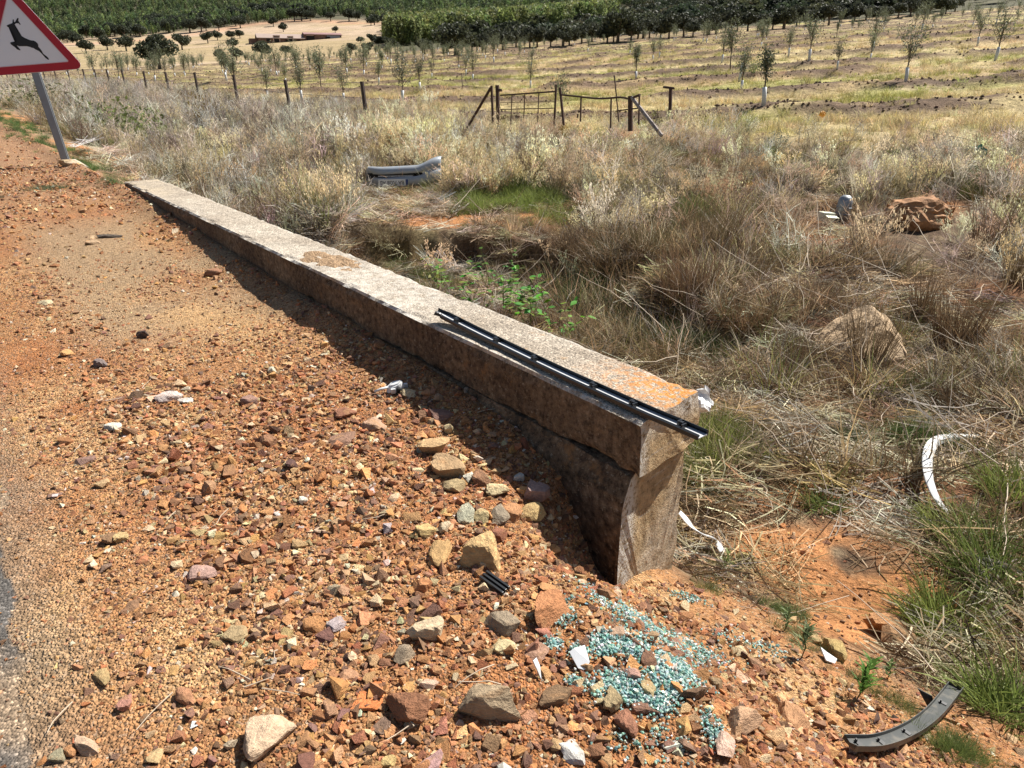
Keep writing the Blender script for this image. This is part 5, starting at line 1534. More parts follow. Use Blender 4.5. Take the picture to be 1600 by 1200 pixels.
for i, a in enumerate([
 (1478, 985, 110, 80, (.185, .22, .055), 'bushy green tussock on the red earth behind the cracked rocks'),
 (1490, 835, 110, 60, (.19, .21, .06), 'yellow green tussock under the white arch trim'),
 (1560, 910, 140, 110, (.12, .155, .04), 'large dark green tussock near the photo edge below the arch trim'),
 (1585, 775, 100, 70, (.18, .21, .055), 'bright green tussock right of the arch trim'),
 (1575, 1120, 130, 90, (.16, .20, .05), 'green tussock at the lower photo edge near the curved car trim'),
 (1287, 792, 56, 34, (.14, .18, .05), 'small green tuft alone on the brown slope'),
 (1085, 545, 40, 40, (.06, .12, .02), 'fresh green sprout cluster in the shaded ditch'),
 (1135, 545, 40, 30, (.07, .12, .025), 'small green leafy tuft in the shaded ditch')]):
    clump('grass_tussock', 'grass tussock', a[5], GR, a[0], a[1], a[2] * 1.1, a[3] * 1.25, [c * 1.2 for c in a[4]], 520 if a[2] > 90 else 220, 240 + i, .62, 1.0, .007, base=.75)

# leafy plants in the ditch: every large leaf a part
def leaf_mesh():
    n = 6; xs = np.linspace(0, 1, n); w = np.array([.03, .30, .42, .36, .20, .0]) * .62
    v = []
    for x, ww in zip(xs, w): v += [(x, -ww, .10 * abs(ww) - .25 * x * x * .5), (x, 0, -.25 * x * x * .5), (x, ww, .10 * abs(ww) - .25 * x * x * .5)]
    q = []
    for i in range(n - 1):
        for j in range(2): a = i * 3 + j; q.append((a, a + 1, a + 4, a + 3))
    return make_mesh('leaf', np.array(v), [np.array(q)], True, {'bv': ('FLOAT', np.full(len(v), .6))}, (M['plant_obj'],))
LEAF = leaf_mesh()
M['stem'] = plant_mat('green_stem', False, .1, col=(.10, .15, .04))
def leafy(label, px, py, h, n, col, seed, size):
    r = np.random.default_rng(seed); c = ground_at(px, py); s0 = depth_of(c) / F_PX
    o = thing('leafy_plant', label, 'plant', c, (0, 0, 0), 'broad leaved plants behind the parapet')
    k = max(3, n // 6); P = blade_points(k, .07, (h * .6, h), .35, .3, r, 3); P[:, 0, 2] = -.02
    v, q, b = ribbons(P, np.full(k, .007), r, .5)
    link('stem', make_mesh('stem', v, [q], False, {'bv': ('FLOAT', b)}, (M['stem'],)), o)
    n = int(n * 1.6); size *= .8
    for i in range(n):
        s = P[i % k]; u = r.uniform(.9, 3.0) if i >= k else 3.0; a = min(int(u), 2); f = u - a; p = s[a] * (1 - f) + s[a + 1] * f
        lf = link('leaf', LEAF, o, tuple(p), (r.normal() * .3, r.uniform(-.5, .25), r.uniform(0, 6.28)), r.uniform(.7, 1.25) * size)
        lf.color = (*[x * r.uniform(.45, 1.25) for x in col], 1)
for i, (px, py, h, n, col, lab, sz) in enumerate([
 (700, 470, .56, 40, (.20, .31, .05), 'yellow green leafy plant farthest along the parapet, above the trim strip tip', .10),
 (745, 490, .55, 44, (.14, .27, .04), 'leafy plant with long narrow green leaves behind the parapet', .10),
 (790, 500, .60, 44, (.12, .25, .035), 'dense leafy plant in the middle of the ditch row', .10),
 (825, 515, .58, 48, (.15, .29, .04), 'leafy plant with the broadest bright leaves in the ditch row', .11),
 (862, 535, .52, 36, (.16, .30, .04), 'last bright leafy plant toward the broken parapet end', .10),
 (775, 465, .62, 30, (.07, .14, .022), 'dark shaded leafy plant at the back of the ditch row', .09)]):
    leafy(lab, px, py, h, n, col, 300 + i, sz)
def seedling(label, px, py, hpx, n, col, seed, lw=.011):
    r = np.random.default_rng(seed); c = ground_at(px, py); s0 = depth_of(c) / F_PX; h = hpx * s0 * 1.05
    o = thing('weed_seedling', label, 'weed', c, (r.normal() * .06, r.normal() * .06, 0), 'upright weeds on the earth slope')
    P = np.array([[0, 0, -.01], [.012, 0, h * .35], [.004, .012, h * .7], [.022, .016, h]])
    link('stem', tube_mesh('stem', P, .0022, M['stem'], 5), o)
    u = r.uniform(.12, 1, n) ** .8; a = np.arange(n) * 2.4 + r.normal(size=n) * .2; L = h * r.uniform(.2, .42, n) * (1.2 - u * .6)
    base = np.stack([np.interp(u, [0, 1], [0, .012]), np.zeros(n), u * h], 1); d = np.stack([np.cos(a), np.sin(a), np.full(n, .9)], 1)
    Q = base[:, None] + d[:, None] * (np.array([0, .5, 1.0])[None, :, None] * L[:, None, None]); Q[:, 2, 2] -= L * .25
    v, q, b = ribbons(Q, r.uniform(.6, 1.3, n) * lw, r, .2, side=np.stack([-np.sin(a), np.cos(a), np.zeros(n)], 1))
    lf = link('foliage', make_mesh('foliage', v, [q], False, {'bv': ('FLOAT', b)}, (M['plant_obj'],)), o); lf.color = (*col, 1)
seedling('bright green upright weed with narrow leaves above the curved car trim', 1338, 1092, 72, 38, (.10, .20, .03), 1)
seedling('thin grey green weed on the sandy rim of the slope', 1250, 1030, 62, 44, (.13, .17, .07), 2, .007)
seedling('short dull green weed at the sandy rim under the parapet end', 1225, 985, 40, 30, (.12, .16, .06), 3, .007)
seedling('small pale green weed beside the foot of the parapet end', 1130, 900, 40, 30, (.20, .24, .08), 4, .007)
seedling('little green weed between the cracked rocks and the curved trim', 1385, 1060, 30, 24, (.12, .18, .05), 5, .007)

# long fallen stems and twigs
def twigs():
    r = np.random.default_rng(5); parts = []
    for k in range(316):
        px = r.uniform(700, 1600) if k < 180 else r.uniform(900, 1600); py = r.uniform(230, 480) if k < 180 else (r.uniform(400, 800) if k < 300 else r.uniform(800, 1150))
        c = ground_at(px, py); t, q = tq(c.x, c.y)
        if q < .5 or (bare(np.array([c.x]), np.array([c.y]))[0] > .4 and k % 4): continue
        L = r.uniform(.2, .8); a = r.uniform(0, 6.28); el = r.uniform(-.05, .75)
        s = np.linspace(0, 1, 6)[:, None]; d = np.array([math.cos(a) * math.cos(el), math.sin(a) * math.cos(el), math.sin(el)])
        P = np.array(c)[None] + d * s * L + np.cumsum(r.normal(size=(6, 3)) * .012, 0) + [0, 0, .03 + r.random() * .22]
        zg = H(P[:, 0], P[:, 1]); P[:, 2] = np.maximum(P[:, 2], zg + .01)
        parts.append(sweep(circle(r.uniform(.0014, .0032) * min(2.4, max(1, depth_of(c) / 4)), 5), P, up=(.1, .2, 1), scales=np.linspace(1, .5, 6)))
    for k in range(26):
        px = r.uniform(90, 900); py = r.uniform(600, 1190); c = ground_at(px, py); t, q = tq(c.x, c.y)
        if t > 0 and q > -.05: continue
        L = r.uniform(.04, .11); a = r.uniform(0, 6.28); s = np.linspace(0, 1, 4)[:, None]
        P = np.array(c)[None] + np.array([math.cos(a), math.sin(a), .05]) * s * L + np.cumsum(r.normal(size=(4, 3)) * .004, 0) + [0, 0, .012]
        parts.append(sweep(circle(.0016, 5), P, up=(.1, .2, 1), scales=np.linspace(1, .6, 4)))
    v, f = merge(parts)
    o = link('twig_litter', make_mesh('twig_litter', v, f, False, {'bv': ('FLOAT', np.full(len(v), .72))}, (plant_mat('twig', False, 0, col=(.42, .34, .25)),))); o['kind'] = 'stuff'; o['label'] = 'pale dead stems and twigs strewn over the ditch and gravel'
twigs()

# ------------------------------------------------------------------ fence, gate and rusty posts
def bar(name, a, b, r, mat, parent, k=6, flat=None, scales=None):
    a = np.array(a); b = np.array(b); c = np.array(parent.location) if parent is not None else np.zeros(3)
    path = [a - c, (a + b) / 2 - c, b - c]
    v, f = sweep(circle(r, k, flat), path, up=(.31, .17, .2) if abs((b - a)[2]) > .5 * np.linalg.norm(b - a) else (0, 0, 1), scales=scales)
    return link(name, make_mesh(name, v, f, False, mats=(mat,)), parent)
QF = 8.0
f0 = on_line(570, 165, QF)
fence = thing('wire_fence', 'long wire fence on dark leaning posts between the scrub and the olive field', 'fence', (f0.x, f0.y, gz(f0.x, f0.y)))
tops = []
post_px = [(570, 130, 172), (450, 138, 174), (368, 134, 166), (308, 131, 161), (263, 130, 149), (228, 129, 147), (196, 127, 146), (172, 128, 145), (152, 128, 142), (135, 127, 139)]
ts_f = [tq(*on_line(px, 130, QF)[:2])[0] for px, _, _ in post_px]
step_t = ts_f[1] - ts_f[0]
for k in range(11): ts_f.append(ts_f[-1] + 6.4)
for k, t in enumerate(ts_f):
    x, y = from_tq(t, QF); z = gz(x, y)
    pz = EYE - .0 if k >= 10 else on_line(post_px[k][0], post_px[k][1], QF).z
    h = max(pz - z, 1.05) if k < 10 else 1.15
    lx = random.uniform(.03, .10) * h
    tp = (x - lx * .9, y + random.uniform(-.05, .05), z + h); tops.append(tp)
    bar('post', (x, y, z - .1), tp, .055, M['post_wood'], fence, 6)
for hh in (.97, .62, .3):
    path = []
    for k, t in enumerate(ts_f):
        x, y = from_tq(t, QF); z = gz(x, y); path.append(np.array((x, y, z)) * (1 - hh) + np.array(tops[k]) * hh - np.array(fence.location))
    link('wire', tube_mesh('wire', path, .006, M['wire'], 4), fence)

def gp_(px, py, q=QF): return tuple(on_line(px, py, q))
gl = thing('gate_leaf', 'straight rusty gate leaf of thin bars beside the braced post', 'gate', gp_(820, 190), (0, 0, 0), 'leaves of the rusty field gate')
bar('top_rail', gp_(782, 149), gp_(867, 143), .016, M['rust'], gl); bar('lower_rail', gp_(782, 171), gp_(867, 169), .010, M['rust'], gl); bar('thin_rail', gp_(782, 160), gp_(867, 159), .006, M['rust'], gl)
bar('end_post', gp_(869, 132), gp_(866, 196), .020, M['rust'], gl)
for a, b in ((800, 149), (820, 147), (842, 145)): bar('upright', gp_(a, b), gp_(a - 2, b + 46), .010, M['rust'], gl)
gr = thing('gate_leaf', 'sagging rusty gate leaf with wavy top rail right of the middle post', 'gate', gp_(930, 190), (0, 0, 0), 'leaves of the rusty field gate')
bar('end_post', gp_(875, 137), gp_(881, 196), .024, M['rust'], gr)
wav = resample([gp_(x, y) for x, y in ((877, 148), (905, 151), (935, 154), (955, 153), (970, 152), (985, 155))], 16)
link('top_rail', tube_mesh('top_rail', wav - np.array(gr.location), .017, M['rust'], 6), gr)
bar('lower_rail', gp_(965, 173), gp_(997, 169), .012, M['rust'], gr)
for a, b, c_ in ((908, 152, 190), (955, 154, 200), (903, 178, 184)): bar('upright', gp_(a, b), gp_(a - 1, c_), .015, M['rust'], gr)
bp1 = thing('gate_post', 'pair of tall rusty gate posts with a slanting brace', 'gate post', gp_(770, 195)); 
bar('upright', gp_(768, 134), gp_(771, 205), .026, M['rust'], bp1); bar('upright', gp_(777, 133), gp_(779, 205), .040, M['rust'], bp1); bar('brace', gp_(767, 137), gp_(727, 205), .030, M['rust'], bp1); bar('hinge', gp_(779, 141), gp_(783, 141), .03, M['rust'], bp1)
bp2 = thing('gate_post', 'short rusty gate post with a pale peeling slanting brace', 'gate post', gp_(985, 195))
bar('upright', gp_(985, 150), gp_(985, 205), .042, M['rust'], bp2); bar('brace', gp_(987, 152), gp_(1034, 212), .032, simple_mat('peeling_brace', (.28, .24, .22), .9, vary=.6, scale=14, dirt=(.06, .04, .03), dirt_amt=.9), bp2); bar('cross_arm', gp_(983, 155), gp_(1000, 148), .02, M['rust'], bp2); bar('rod', gp_(999, 148), gp_(998, 195), .014, M['rust'], bp2)
rd = thing('rusty_rod', 'thin tall rusty rod standing behind the sagging gate leaf', 'rod', gp_(964, 180)); bar('shaft', gp_(960, 119), gp_(967, 190), .011, M['rust'], rd); bar('tip', gp_(959.5, 118), gp_(960.4, 121), .014, M['rust'], rd)
st_ = thing('rusty_stub', 'rusty T shaped post stub right of the gate', 'post', gp_(1047, 170)); bar('upright', gp_(1048, 138), gp_(1047, 172), .028, M['rust'], st_); bar('cross_arm', gp_(1037, 136), gp_(1053, 138), .02, M['rust'], st_)

# ------------------------------------------------------------------ trees: young olives, holm oaks, the far woods
def olive_mesh(seed, H0=2.6, wide=.55, n=640):
    r = np.random.default_rng(seed); parts_w = []; cen = []
    nb = 13
    top = .55 + r.random() * .15
    for k in range(nb):
        a = k * 2.4 + r.normal() * .3; h0 = r.uniform(.62, 1.3); L = r.uniform(.7, 1.35) * (H0 - h0) / 1.5
        el = r.uniform(.75, 1.35); s = np.linspace(0, 1, 5)[:, None]
        d = np.array([math.cos(a) * math.cos(el), math.sin(a) * math.cos(el), math.sin(el)])
        P = np.array([0, 0, h0]) + d * s * L; P[:, 2] += .12 * s[:, 0] ** 2
        P[:, 0] *= wide / .68; P[:, 1] *= wide / .68
        parts_w.append(sweep(circle(.011, 5), P, up=(.2, .3, 1), scales=np.linspace(1, .35, 5)))
        m = n // nb; u = r.uniform(.15, 1.02, m)
        q = np.stack([np.interp(u, np.linspace(0, 1, 5), P[:, i]) for i in range(3)], 1) + r.normal(size=(m, 3)) * .10
        cen.append(q)
    tr = np.array([[0, 0, -.1], [.01, 0, .5], [-.02, .02, 1.1], [0, 0, H0 * .62]])
    parts_w.append(sweep(circle(.028, 6), tr, up=(.2, .3, 1), scales=[1.1, .95, .75, .35]))
    v, f = merge(parts_w); trunk = make_mesh('trunk', v, f, True, mats=(M['bark'],))
    v, q, b = leaf_quads(np.vstack(cen), .115, r, .30)
    crown = make_mesh('crown', v, [q], False, {'bv': ('FLOAT', b)}, (M['tree_leaf'],))
    return trunk, crown
OL = [olive_mesh(400 + i, *( (2.6, .50), (2.2, .45), (2.9, .58), (1.9, .22), (2.5, .68))[i]) for i in range(5)]
GUARD = tube_mesh('trunk_guard', [(0, 0, -.03), (0, 0, .26), (.012, 0, .50)], .062, M['guard'], 8)
def olive(p, kind, scale, label, guard=True, lean=0.0, gs=1.0, col=None):
    tr, cr = OL[kind]; a = random.uniform(0, 6.28)
    o = thing('olive_sapling', label, 'tree', (p[0], p[1], gz(p[0], p[1])), (lean * random.uniform(-1, 1), lean, a), 'young olive trees in the field', scale)
    link('trunk', tr, o); c = link('crown', cr, o); k = random.uniform(.8, 1.2)
    c.color = (*(col or (.18 * k, .205 * k, .12 * k)), 1)
    if guard: link('trunk_guard', GUARD, o, (0, 0, 0), None, gs)
    return o
placed = []
NEAR = [  # base pixel, top row, kind, guard, label
 (1415, 128, 18, 2, 1, 'feathery olive sapling with the widest white trunk guard'),
 (1555, 95, 6, 4, 1, 'bushy forked olive sapling near the photo edge on the upper slope'),
 (1527, 72, 10, 0, 1, 'olive sapling behind the bushy forked one near the photo edge'),
 (1193, 165, 72, 3, 1, 'slim dark olive sapling nearest to the scrub on the upper slope'),
 (1264, 95, 16, 0, 1, 'tall olive sapling with white guard left of the feathery one'),
 (1308, 108, 62, 1, 1, 'thin olive sapling with a low guard just below the dark oaks'),
 (1364, 79, 20, 4, 1, 'rounded olive sapling with pale guard left above the feathery one'),
 (1232, 88, 40, 1, 1, 'small olive sapling left of the tall one with white guard'),
 (1155, 128, 96, -1, 1, 'bare white tree guard tube standing alone in the field'),
 (1128, 98, 36, 2, 1, 'spreading olive sapling at the end of the line of white guards'),
 (1141, 108, 34, 1, 0, 'thin olive sapling beside the spreading one at the guard line'),
 (984, 85, 60, 4, 1, 'short wide olive sapling in the open grass below the oak belt'),
 (1030, 90, 54, 4, 1, 'twin topped olive sapling in the open grass below the oak belt'),
 (1020, 96, 60, 1, 1, 'small olive sapling beside the twin topped one'),
 (538, 160, 88, 2, 1, 'dense tall olive sapling left of a leaning fence post'),
 (629, 160, 80, 4, 1, 'broad olive sapling with dark stem right of a leaning fence post'),
 (656, 142, 82, 0, 1, 'olive sapling just behind the broad dark stemmed one'),
 (728, 118, 72, 2, 1, 'leafy olive sapling in front of the big round oak'),
 (722, 140, 118, -1, 0, 'short dry stake in the field left of the gate'),
 (472, 158, 95, 1, 1, 'olive sapling beyond the second nearest fence post'),
 (418, 155, 95, 0, 1, 'wide olive sapling with white guard in the near row behind the fence'),
 (447, 132, 96, 1, 1, 'smaller olive sapling between two wide ones of the near row'),
 (592, 132, 92, 1, 1, 'slender olive sapling behind the dense tall one'),
 (675, 122, 84, 2, 1, 'full olive sapling in the second row behind the broad dark stemmed one')]
for px, py, top, kd, gd, lab in NEAR:
    g0 = ground_at(px, py); s0 = depth_of(g0) / F_PX; h = (py - top) * s0
    placed.append((g0.x, g0.y))
    if kd < 0:
        if gd:
            o = thing('tree_guard', lab, 'tree guard', g0, (.03, .05, 0)); link('tube', GUARD, o, (0, 0, 0), None, (h / .58 * .55, h / .58 * .55, h / .58)); link('stake', tube_mesh('stake', [(.05, 0, -.1), (.05, 0, h * .6), (.055, 0, h * 1.05)], .012, M['bark'], 5), o)
        else:
            o = thing('stake', lab, 'stake', g0); link('shaft', tube_mesh('shaft', [(0, 0, -.1), (.01, 0, h * .5), (0, 0, h)], .018, M['bark'], 5), o); link('knot', tube_mesh('knot', [(-.02, 0, h * .7), (.05, 0, h * .82)], .014, M['bark'], 5), o)
        continue
    hh = (2.6, 2.2, 2.9, 1.9, 2.5)[kd]
    olive(g0, kd, h / hh, lab, gd, .04, 1.1, (.11, .125, .075) if 'dark' in lab else None)
w_dir = np.array([math.sin(FURROW), math.cos(FURROW)]); c_dir = np.array([math.cos(FURROW), -math.sin(FURROW)])
count = 0
cand = []
for i in range(3, 30):
    for j in range(-30, 30):
        b = w_dir * (i * 6.5 + .8) + c_dir * (j * 4.9 + random.uniform(-.5, .5)); b = b + w_dir * random.uniform(-.4, .4)
        x, y = float(b[0]), float(b[1]); r = math.hypot(x, y); az = math.degrees(math.atan2(x, y))
        if r < 24 or y < 5 or az < -35 or az > 35: continue
        if field_mask(np.array([x]), np.array([y]))[0] < .9: continue
        if 1.5 < az < 13 and r < 105 and random.random() < .93: continue
        if az > 13 and random.random() < (.45 if r > 60 else .3): continue
        if az < -31 and random.random() < .3: continue
        if r > 95 and random.random() < .2: continue
        if any((x - a) ** 2 + (y - b_) ** 2 < 9 for a, b_ in placed): continue
        cand.append((r, x, y, az, i))
cand.sort()
ORD = ['first', 'second', 'third', 'fourth', 'fifth', 'sixth', 'seventh', 'eighth', 'ninth', 'tenth', 'eleventh', 'twelfth', 'thirteenth', 'fourteenth', 'fifteenth', 'sixteenth', 'seventeenth', 'eighteenth', 'nineteenth', 'twentieth'] + ['farthest'] * 20
LOOK = ['plain', 'rounded', 'tall', 'slim', 'bushy']
OLM = [(60, 'behind the sign post'), (135, 'beside the sign corner'), (190, 'between sign and lone oak'), (235, 'left under the lone oak'), (275, 'right under the lone oak'), (330, 'below the oak trio'), (375, 'below the trio middle'), (412, 'below the broad barn oak'), (450, 'below the barn'), (495, 'below the barn end'), (540, 'behind the leaning post'), (585, 'below the dirt track'), (630, 'below the plantation corner'), (675, 'left of the big belt oak'), (715, 'under the big belt oak'), (770, 'above the gate brace'), (830, 'above the gate'), (900, 'above the sagging gate leaf'), (970, 'below the forked belt oak'), (1040, 'above the post stub'), (1100, 'left of the guard line'), (1160, 'near the lone guard tube'), (1215, 'above the slim dark sapling'), (1270, 'near the tall guarded sapling'), (1330, 'right of the tall guarded sapling'), (1390, 'behind the feathery sapling'), (1450, 'right of the feathery sapling'), (1510, 'left of the forked bushy sapling'), (1570, 'near the upper photo edge')]
used_ol = set()
for r, x, y, az, row in cand[:290]:
    kd = random.randrange(5); gd = random.random() < .85
    px = 800 + 1254 * math.tan(math.radians(az)); where = min(OLM, key=lambda m: abs(m[0] - px))[1]
    lab = f"{LOOK[kd]} olive sapling {'with' if gd else 'without'} guard, {ORD[row - 3]} furrow row, {where}"
    for extra in ('', 'small ', 'thin ', 'wispy ', 'young ', 'pale ', 'sparse '):
        if extra + lab not in used_ol: break
    lab = extra + lab; used_ol.add(lab)
    olive((x, y), kd, random.uniform(.6, 1.05) * (1.0 if az < 0 else .92), lab, gd, .05, random.uniform(.8, 1.1))

def oak_mesh(seed, n=2800, leaf=.30):
    """unit holm oak: crown about 1 wide, 0.78 high above a short forked trunk"""
    r = np.random.default_rng(seed); nl = 15
    c = r.normal(size=(nl, 3)); c /= np.linalg.norm(c, axis=1)[:, None]
    c = c * np.array([.30, .30, .17]) * (r.random((nl, 1)) ** .4) * 1.05; c[:, 2] = np.abs(c[:, 2]) * 1.1 + .40 + .06 * r.normal(size=nl)
    rad = r.uniform(.13, .23, nl)
    k = r.integers(0, nl, n); d = r.normal(size=(n, 3)); d /= np.linalg.norm(d, axis=1)[:, None]
    p = c[k] + d * (rad[k] * r.uniform(.75, 1.08, n))[:, None] * np.array([1, 1, .8])
    p = p[p[:, 2] > .20]
    v, q, b = leaf_quads(p, .066, r, .75)
    lobe_tone = r.random(nl)
    crown = make_mesh('crown', v, [q], False, {'bv': ('FLOAT', b)}, (M['tree_leaf'],))
    parts = [sweep(circle(.035, 7), [(0, 0, -.05), (.01, 0, .1), (.0, .01, .24), (0, 0, .34)], up=(.2, .3, 1), scales=[1.3, 1, .9, .6])]
    for j in range(5):
        a = j * 1.26 + r.normal() * .2; parts.append(sweep(circle(.016, 5), [(0, 0, .2), (.08 * math.cos(a), .08 * math.sin(a), .31), (.2 * math.cos(a), .2 * math.sin(a), .45)], up=(.2, .3, 1), scales=[1, .8, .4]))
    v, f = merge(parts)
    return make_mesh('trunk', v, f, True, mats=(M['bark'],)), crown
OAK = [oak_mesh(500 + i) for i in range(5)]
def oak(p, w, label, group, kind=None, col=None, tall=1.0):
    kind = random.randrange(5) if kind is None else kind
    o = thing('holm_oak', label, 'tree', (p[0], p[1], gz(p[0], p[1])), (0, 0, random.uniform(0, 6.28)), group, (w, w, w * tall))
    link('trunk', OAK[kind][0], o); c = link('crown', OAK[kind][1], o); k = random.uniform(.8, 1.25)
    c.color = (*(col or (.068 * k, .078 * k, .046 * k)), 1)
DE = 'holm oaks scattered on the tan pasture'
for px, py, w, lab, tall in [
 (250, 108, 66, 'dark round holm oak alone before the tan pasture, largest of the pasture oaks', 1.0),
 (344, 95, 22, 'small holm oak leftmost of the trio before the barn meadow', 1.0),
 (370, 94, 24, 'middle holm oak of the trio before the barn meadow', 1.0),
 (410, 92, 34, 'broad holm oak right of the trio below the barn', 1.0),
 (447, 88, 20, 'single small holm oak on the meadow below the barn', 1.0),
 (135, 83, 26, 'holm oak with clear shadow nearest to the road sign', 1.0),
 (168, 78, 26, 'holm oak second from the road sign on the pale pasture', 1.0),
 (198, 80, 30, 'wide holm oak near the middle of the left pasture row', 1.0),
 (285, 78, 30, 'holm oak pair member right above the lone round oak', 1.0),
 (325, 68, 22, 'holm oak on the pale slope left of the barn gable', 1.0), (340, 63, 18, 'small holm oak above the one left of the barn gable', 1.0),
 (362, 62, 18, 'holm oak just above and left of the barn gable', 1.0), (375, 60, 16, 'smallest holm oak beside the barn gable', 1.0),
 (364, 76, 22, 'low holm oak on the tan slope between trio and barn', .9),
 (443, 50, 16, 'small holm oak standing over the barn roof', 1.1),
 (550, 84, 20, 'holm oak left of the dirt track right of the barn', 1.0), (576, 84, 22, 'holm oak right of the dirt track with visible trunk', 1.0),
 (563, 68, 14, 'small dark oak beside the dirt track above a pair', 1.0), (581, 68, 18, 'oak above the oak with visible trunk at the dirt track', 1.0), (592, 74, 22, 'oak in the dark group where the pasture meets the plantation', 1.0), (607, 76, 22, 'rightmost oak of the dark group at the plantation corner', 1.0), (524, 51, 12, 'tiny oak right of the barn end', 1.0)]:
    g0 = ground_at(px, py); s0 = depth_of(g0) / F_PX; oak(g0, w * s0 * 1.05, lab, DE, None, None, tall)
PLM = [(135, 83, 'the oak nearest the road sign'), (168, 78, 'the second sign side oak'), (198, 80, 'the wide left row oak'), (250, 100, 'the lone round oak'), (285, 78, 'the oak above the lone round one'), (325, 68, 'the oak left of the barn gable'), (364, 62, 'the barn gable oaks'), (443, 50, 'the oak over the barn roof'), (490, 58, 'the barn middle'), (524, 51, 'the tiny oak at the barn end'), (550, 84, 'the oak left of the dirt track'), (581, 68, 'the dirt track pair'), (607, 76, 'the plantation corner oak')]
used_labels = set()
def pasture_label(px, py):
    for a, b, nm in sorted(PLM, key=lambda m: math.hypot(px - m[0], py - m[1])):
        for w in ('just beyond', 'higher up behind', 'uphill and left of', 'uphill and right of', 'highest behind'):
            if ('left' in w and px > a) or ('right' in w and px < a): continue
            l = f'dark holm oak {w} {nm}'
            if l not in used_labels: used_labels.add(l); return l
    return 'dark holm oak at the pasture edge under the plantation'
DARK = 'dark holm oaks along the upper pasture'
n = 0
while n < 62:
    px = random.uniform(100, 612)
    lo_ = np.interp(px, [90, 200, 300, 420, 520, 612], [76, 62, 52, 42, 38, 60]); hi_ = np.interp(px, [90, 200, 300, 420, 520, 612], [64, 46, 34, 22, 14, 34])
    py = random.uniform(hi_, lo_); g0 = ground_at(px, py); s0 = depth_of(g0) / F_PX
    oak(g0, random.uniform(18, 29) * s0, pasture_label(px, py), DARK, None, (.06, .072, .044)); n += 1
BELT = 'holm oaks of the dark belt along the field edge'
for px, py, w, lab, tall in [(712, 86, 66, 'largest round dark holm oak, left end of the belt along the field edge', .95), (664, 84, 26, 'small dark oak left of the largest round one at the belt', 1.0), (745, 80, 26, 'oak right against the largest round one of the belt', 1.0),
    (880, 72, 52, 'broad pale topped oak in the middle of the belt', .8), (965, 66, 60, 'tall forked oak with visible trunk in the belt', 1.0), (1005, 60, 50, 'dark oak right of the tall forked one in the belt', 1.0), (1225, 46, 40, 'oak with clear stem near the belt right of middle', 1.1), (1470, 24, 40, 'last very dark oak at the right end of the belt', .9)]:
    g0 = ground_at(px, py); s0 = depth_of(g0) / F_PX; oak(g0, w * s0 * 1.1, lab, BELT, None, None, tall)
TENS = ['', '', 'twenty', 'thirty', 'forty']; ONES = ['', 'first', 'second', 'third', 'fourth', 'fifth', 'sixth', 'seventh', 'eighth', 'ninth', 'tenth', 'eleventh', 'twelfth', 'thirteenth', 'fourteenth', 'fifteenth', 'sixteenth', 'seventeenth', 'eighteenth', 'nineteenth']
def ordinal(k): return ONES[k] if k < 20 else ({2: 'twentieth', 3: 'thirtieth', 4: 'fortieth'}[k // 10] if k % 10 == 0 else f'{TENS[k // 10]} {ONES[k % 10]}')
for nb_, px in enumerate(np.linspace(700, 1490, 46)):
    base = np.interp(px, [690, 800, 900, 1000, 1100, 1200, 1300, 1400, 1500], [86, 78, 71, 64, 57, 48, 40, 30, 20])
    g0 = ground_at(px + random.uniform(-6, 6), base - random.uniform(0, 4)); s0 = depth_of(g0) / F_PX
    oak(g0, random.uniform(28, 46) * s0, f'dark holm oak, {ordinal(nb_ + 1)} in the belt counted from its broad round oak', BELT, None, (.058, .064, .040), random.uniform(.85, 1.1))

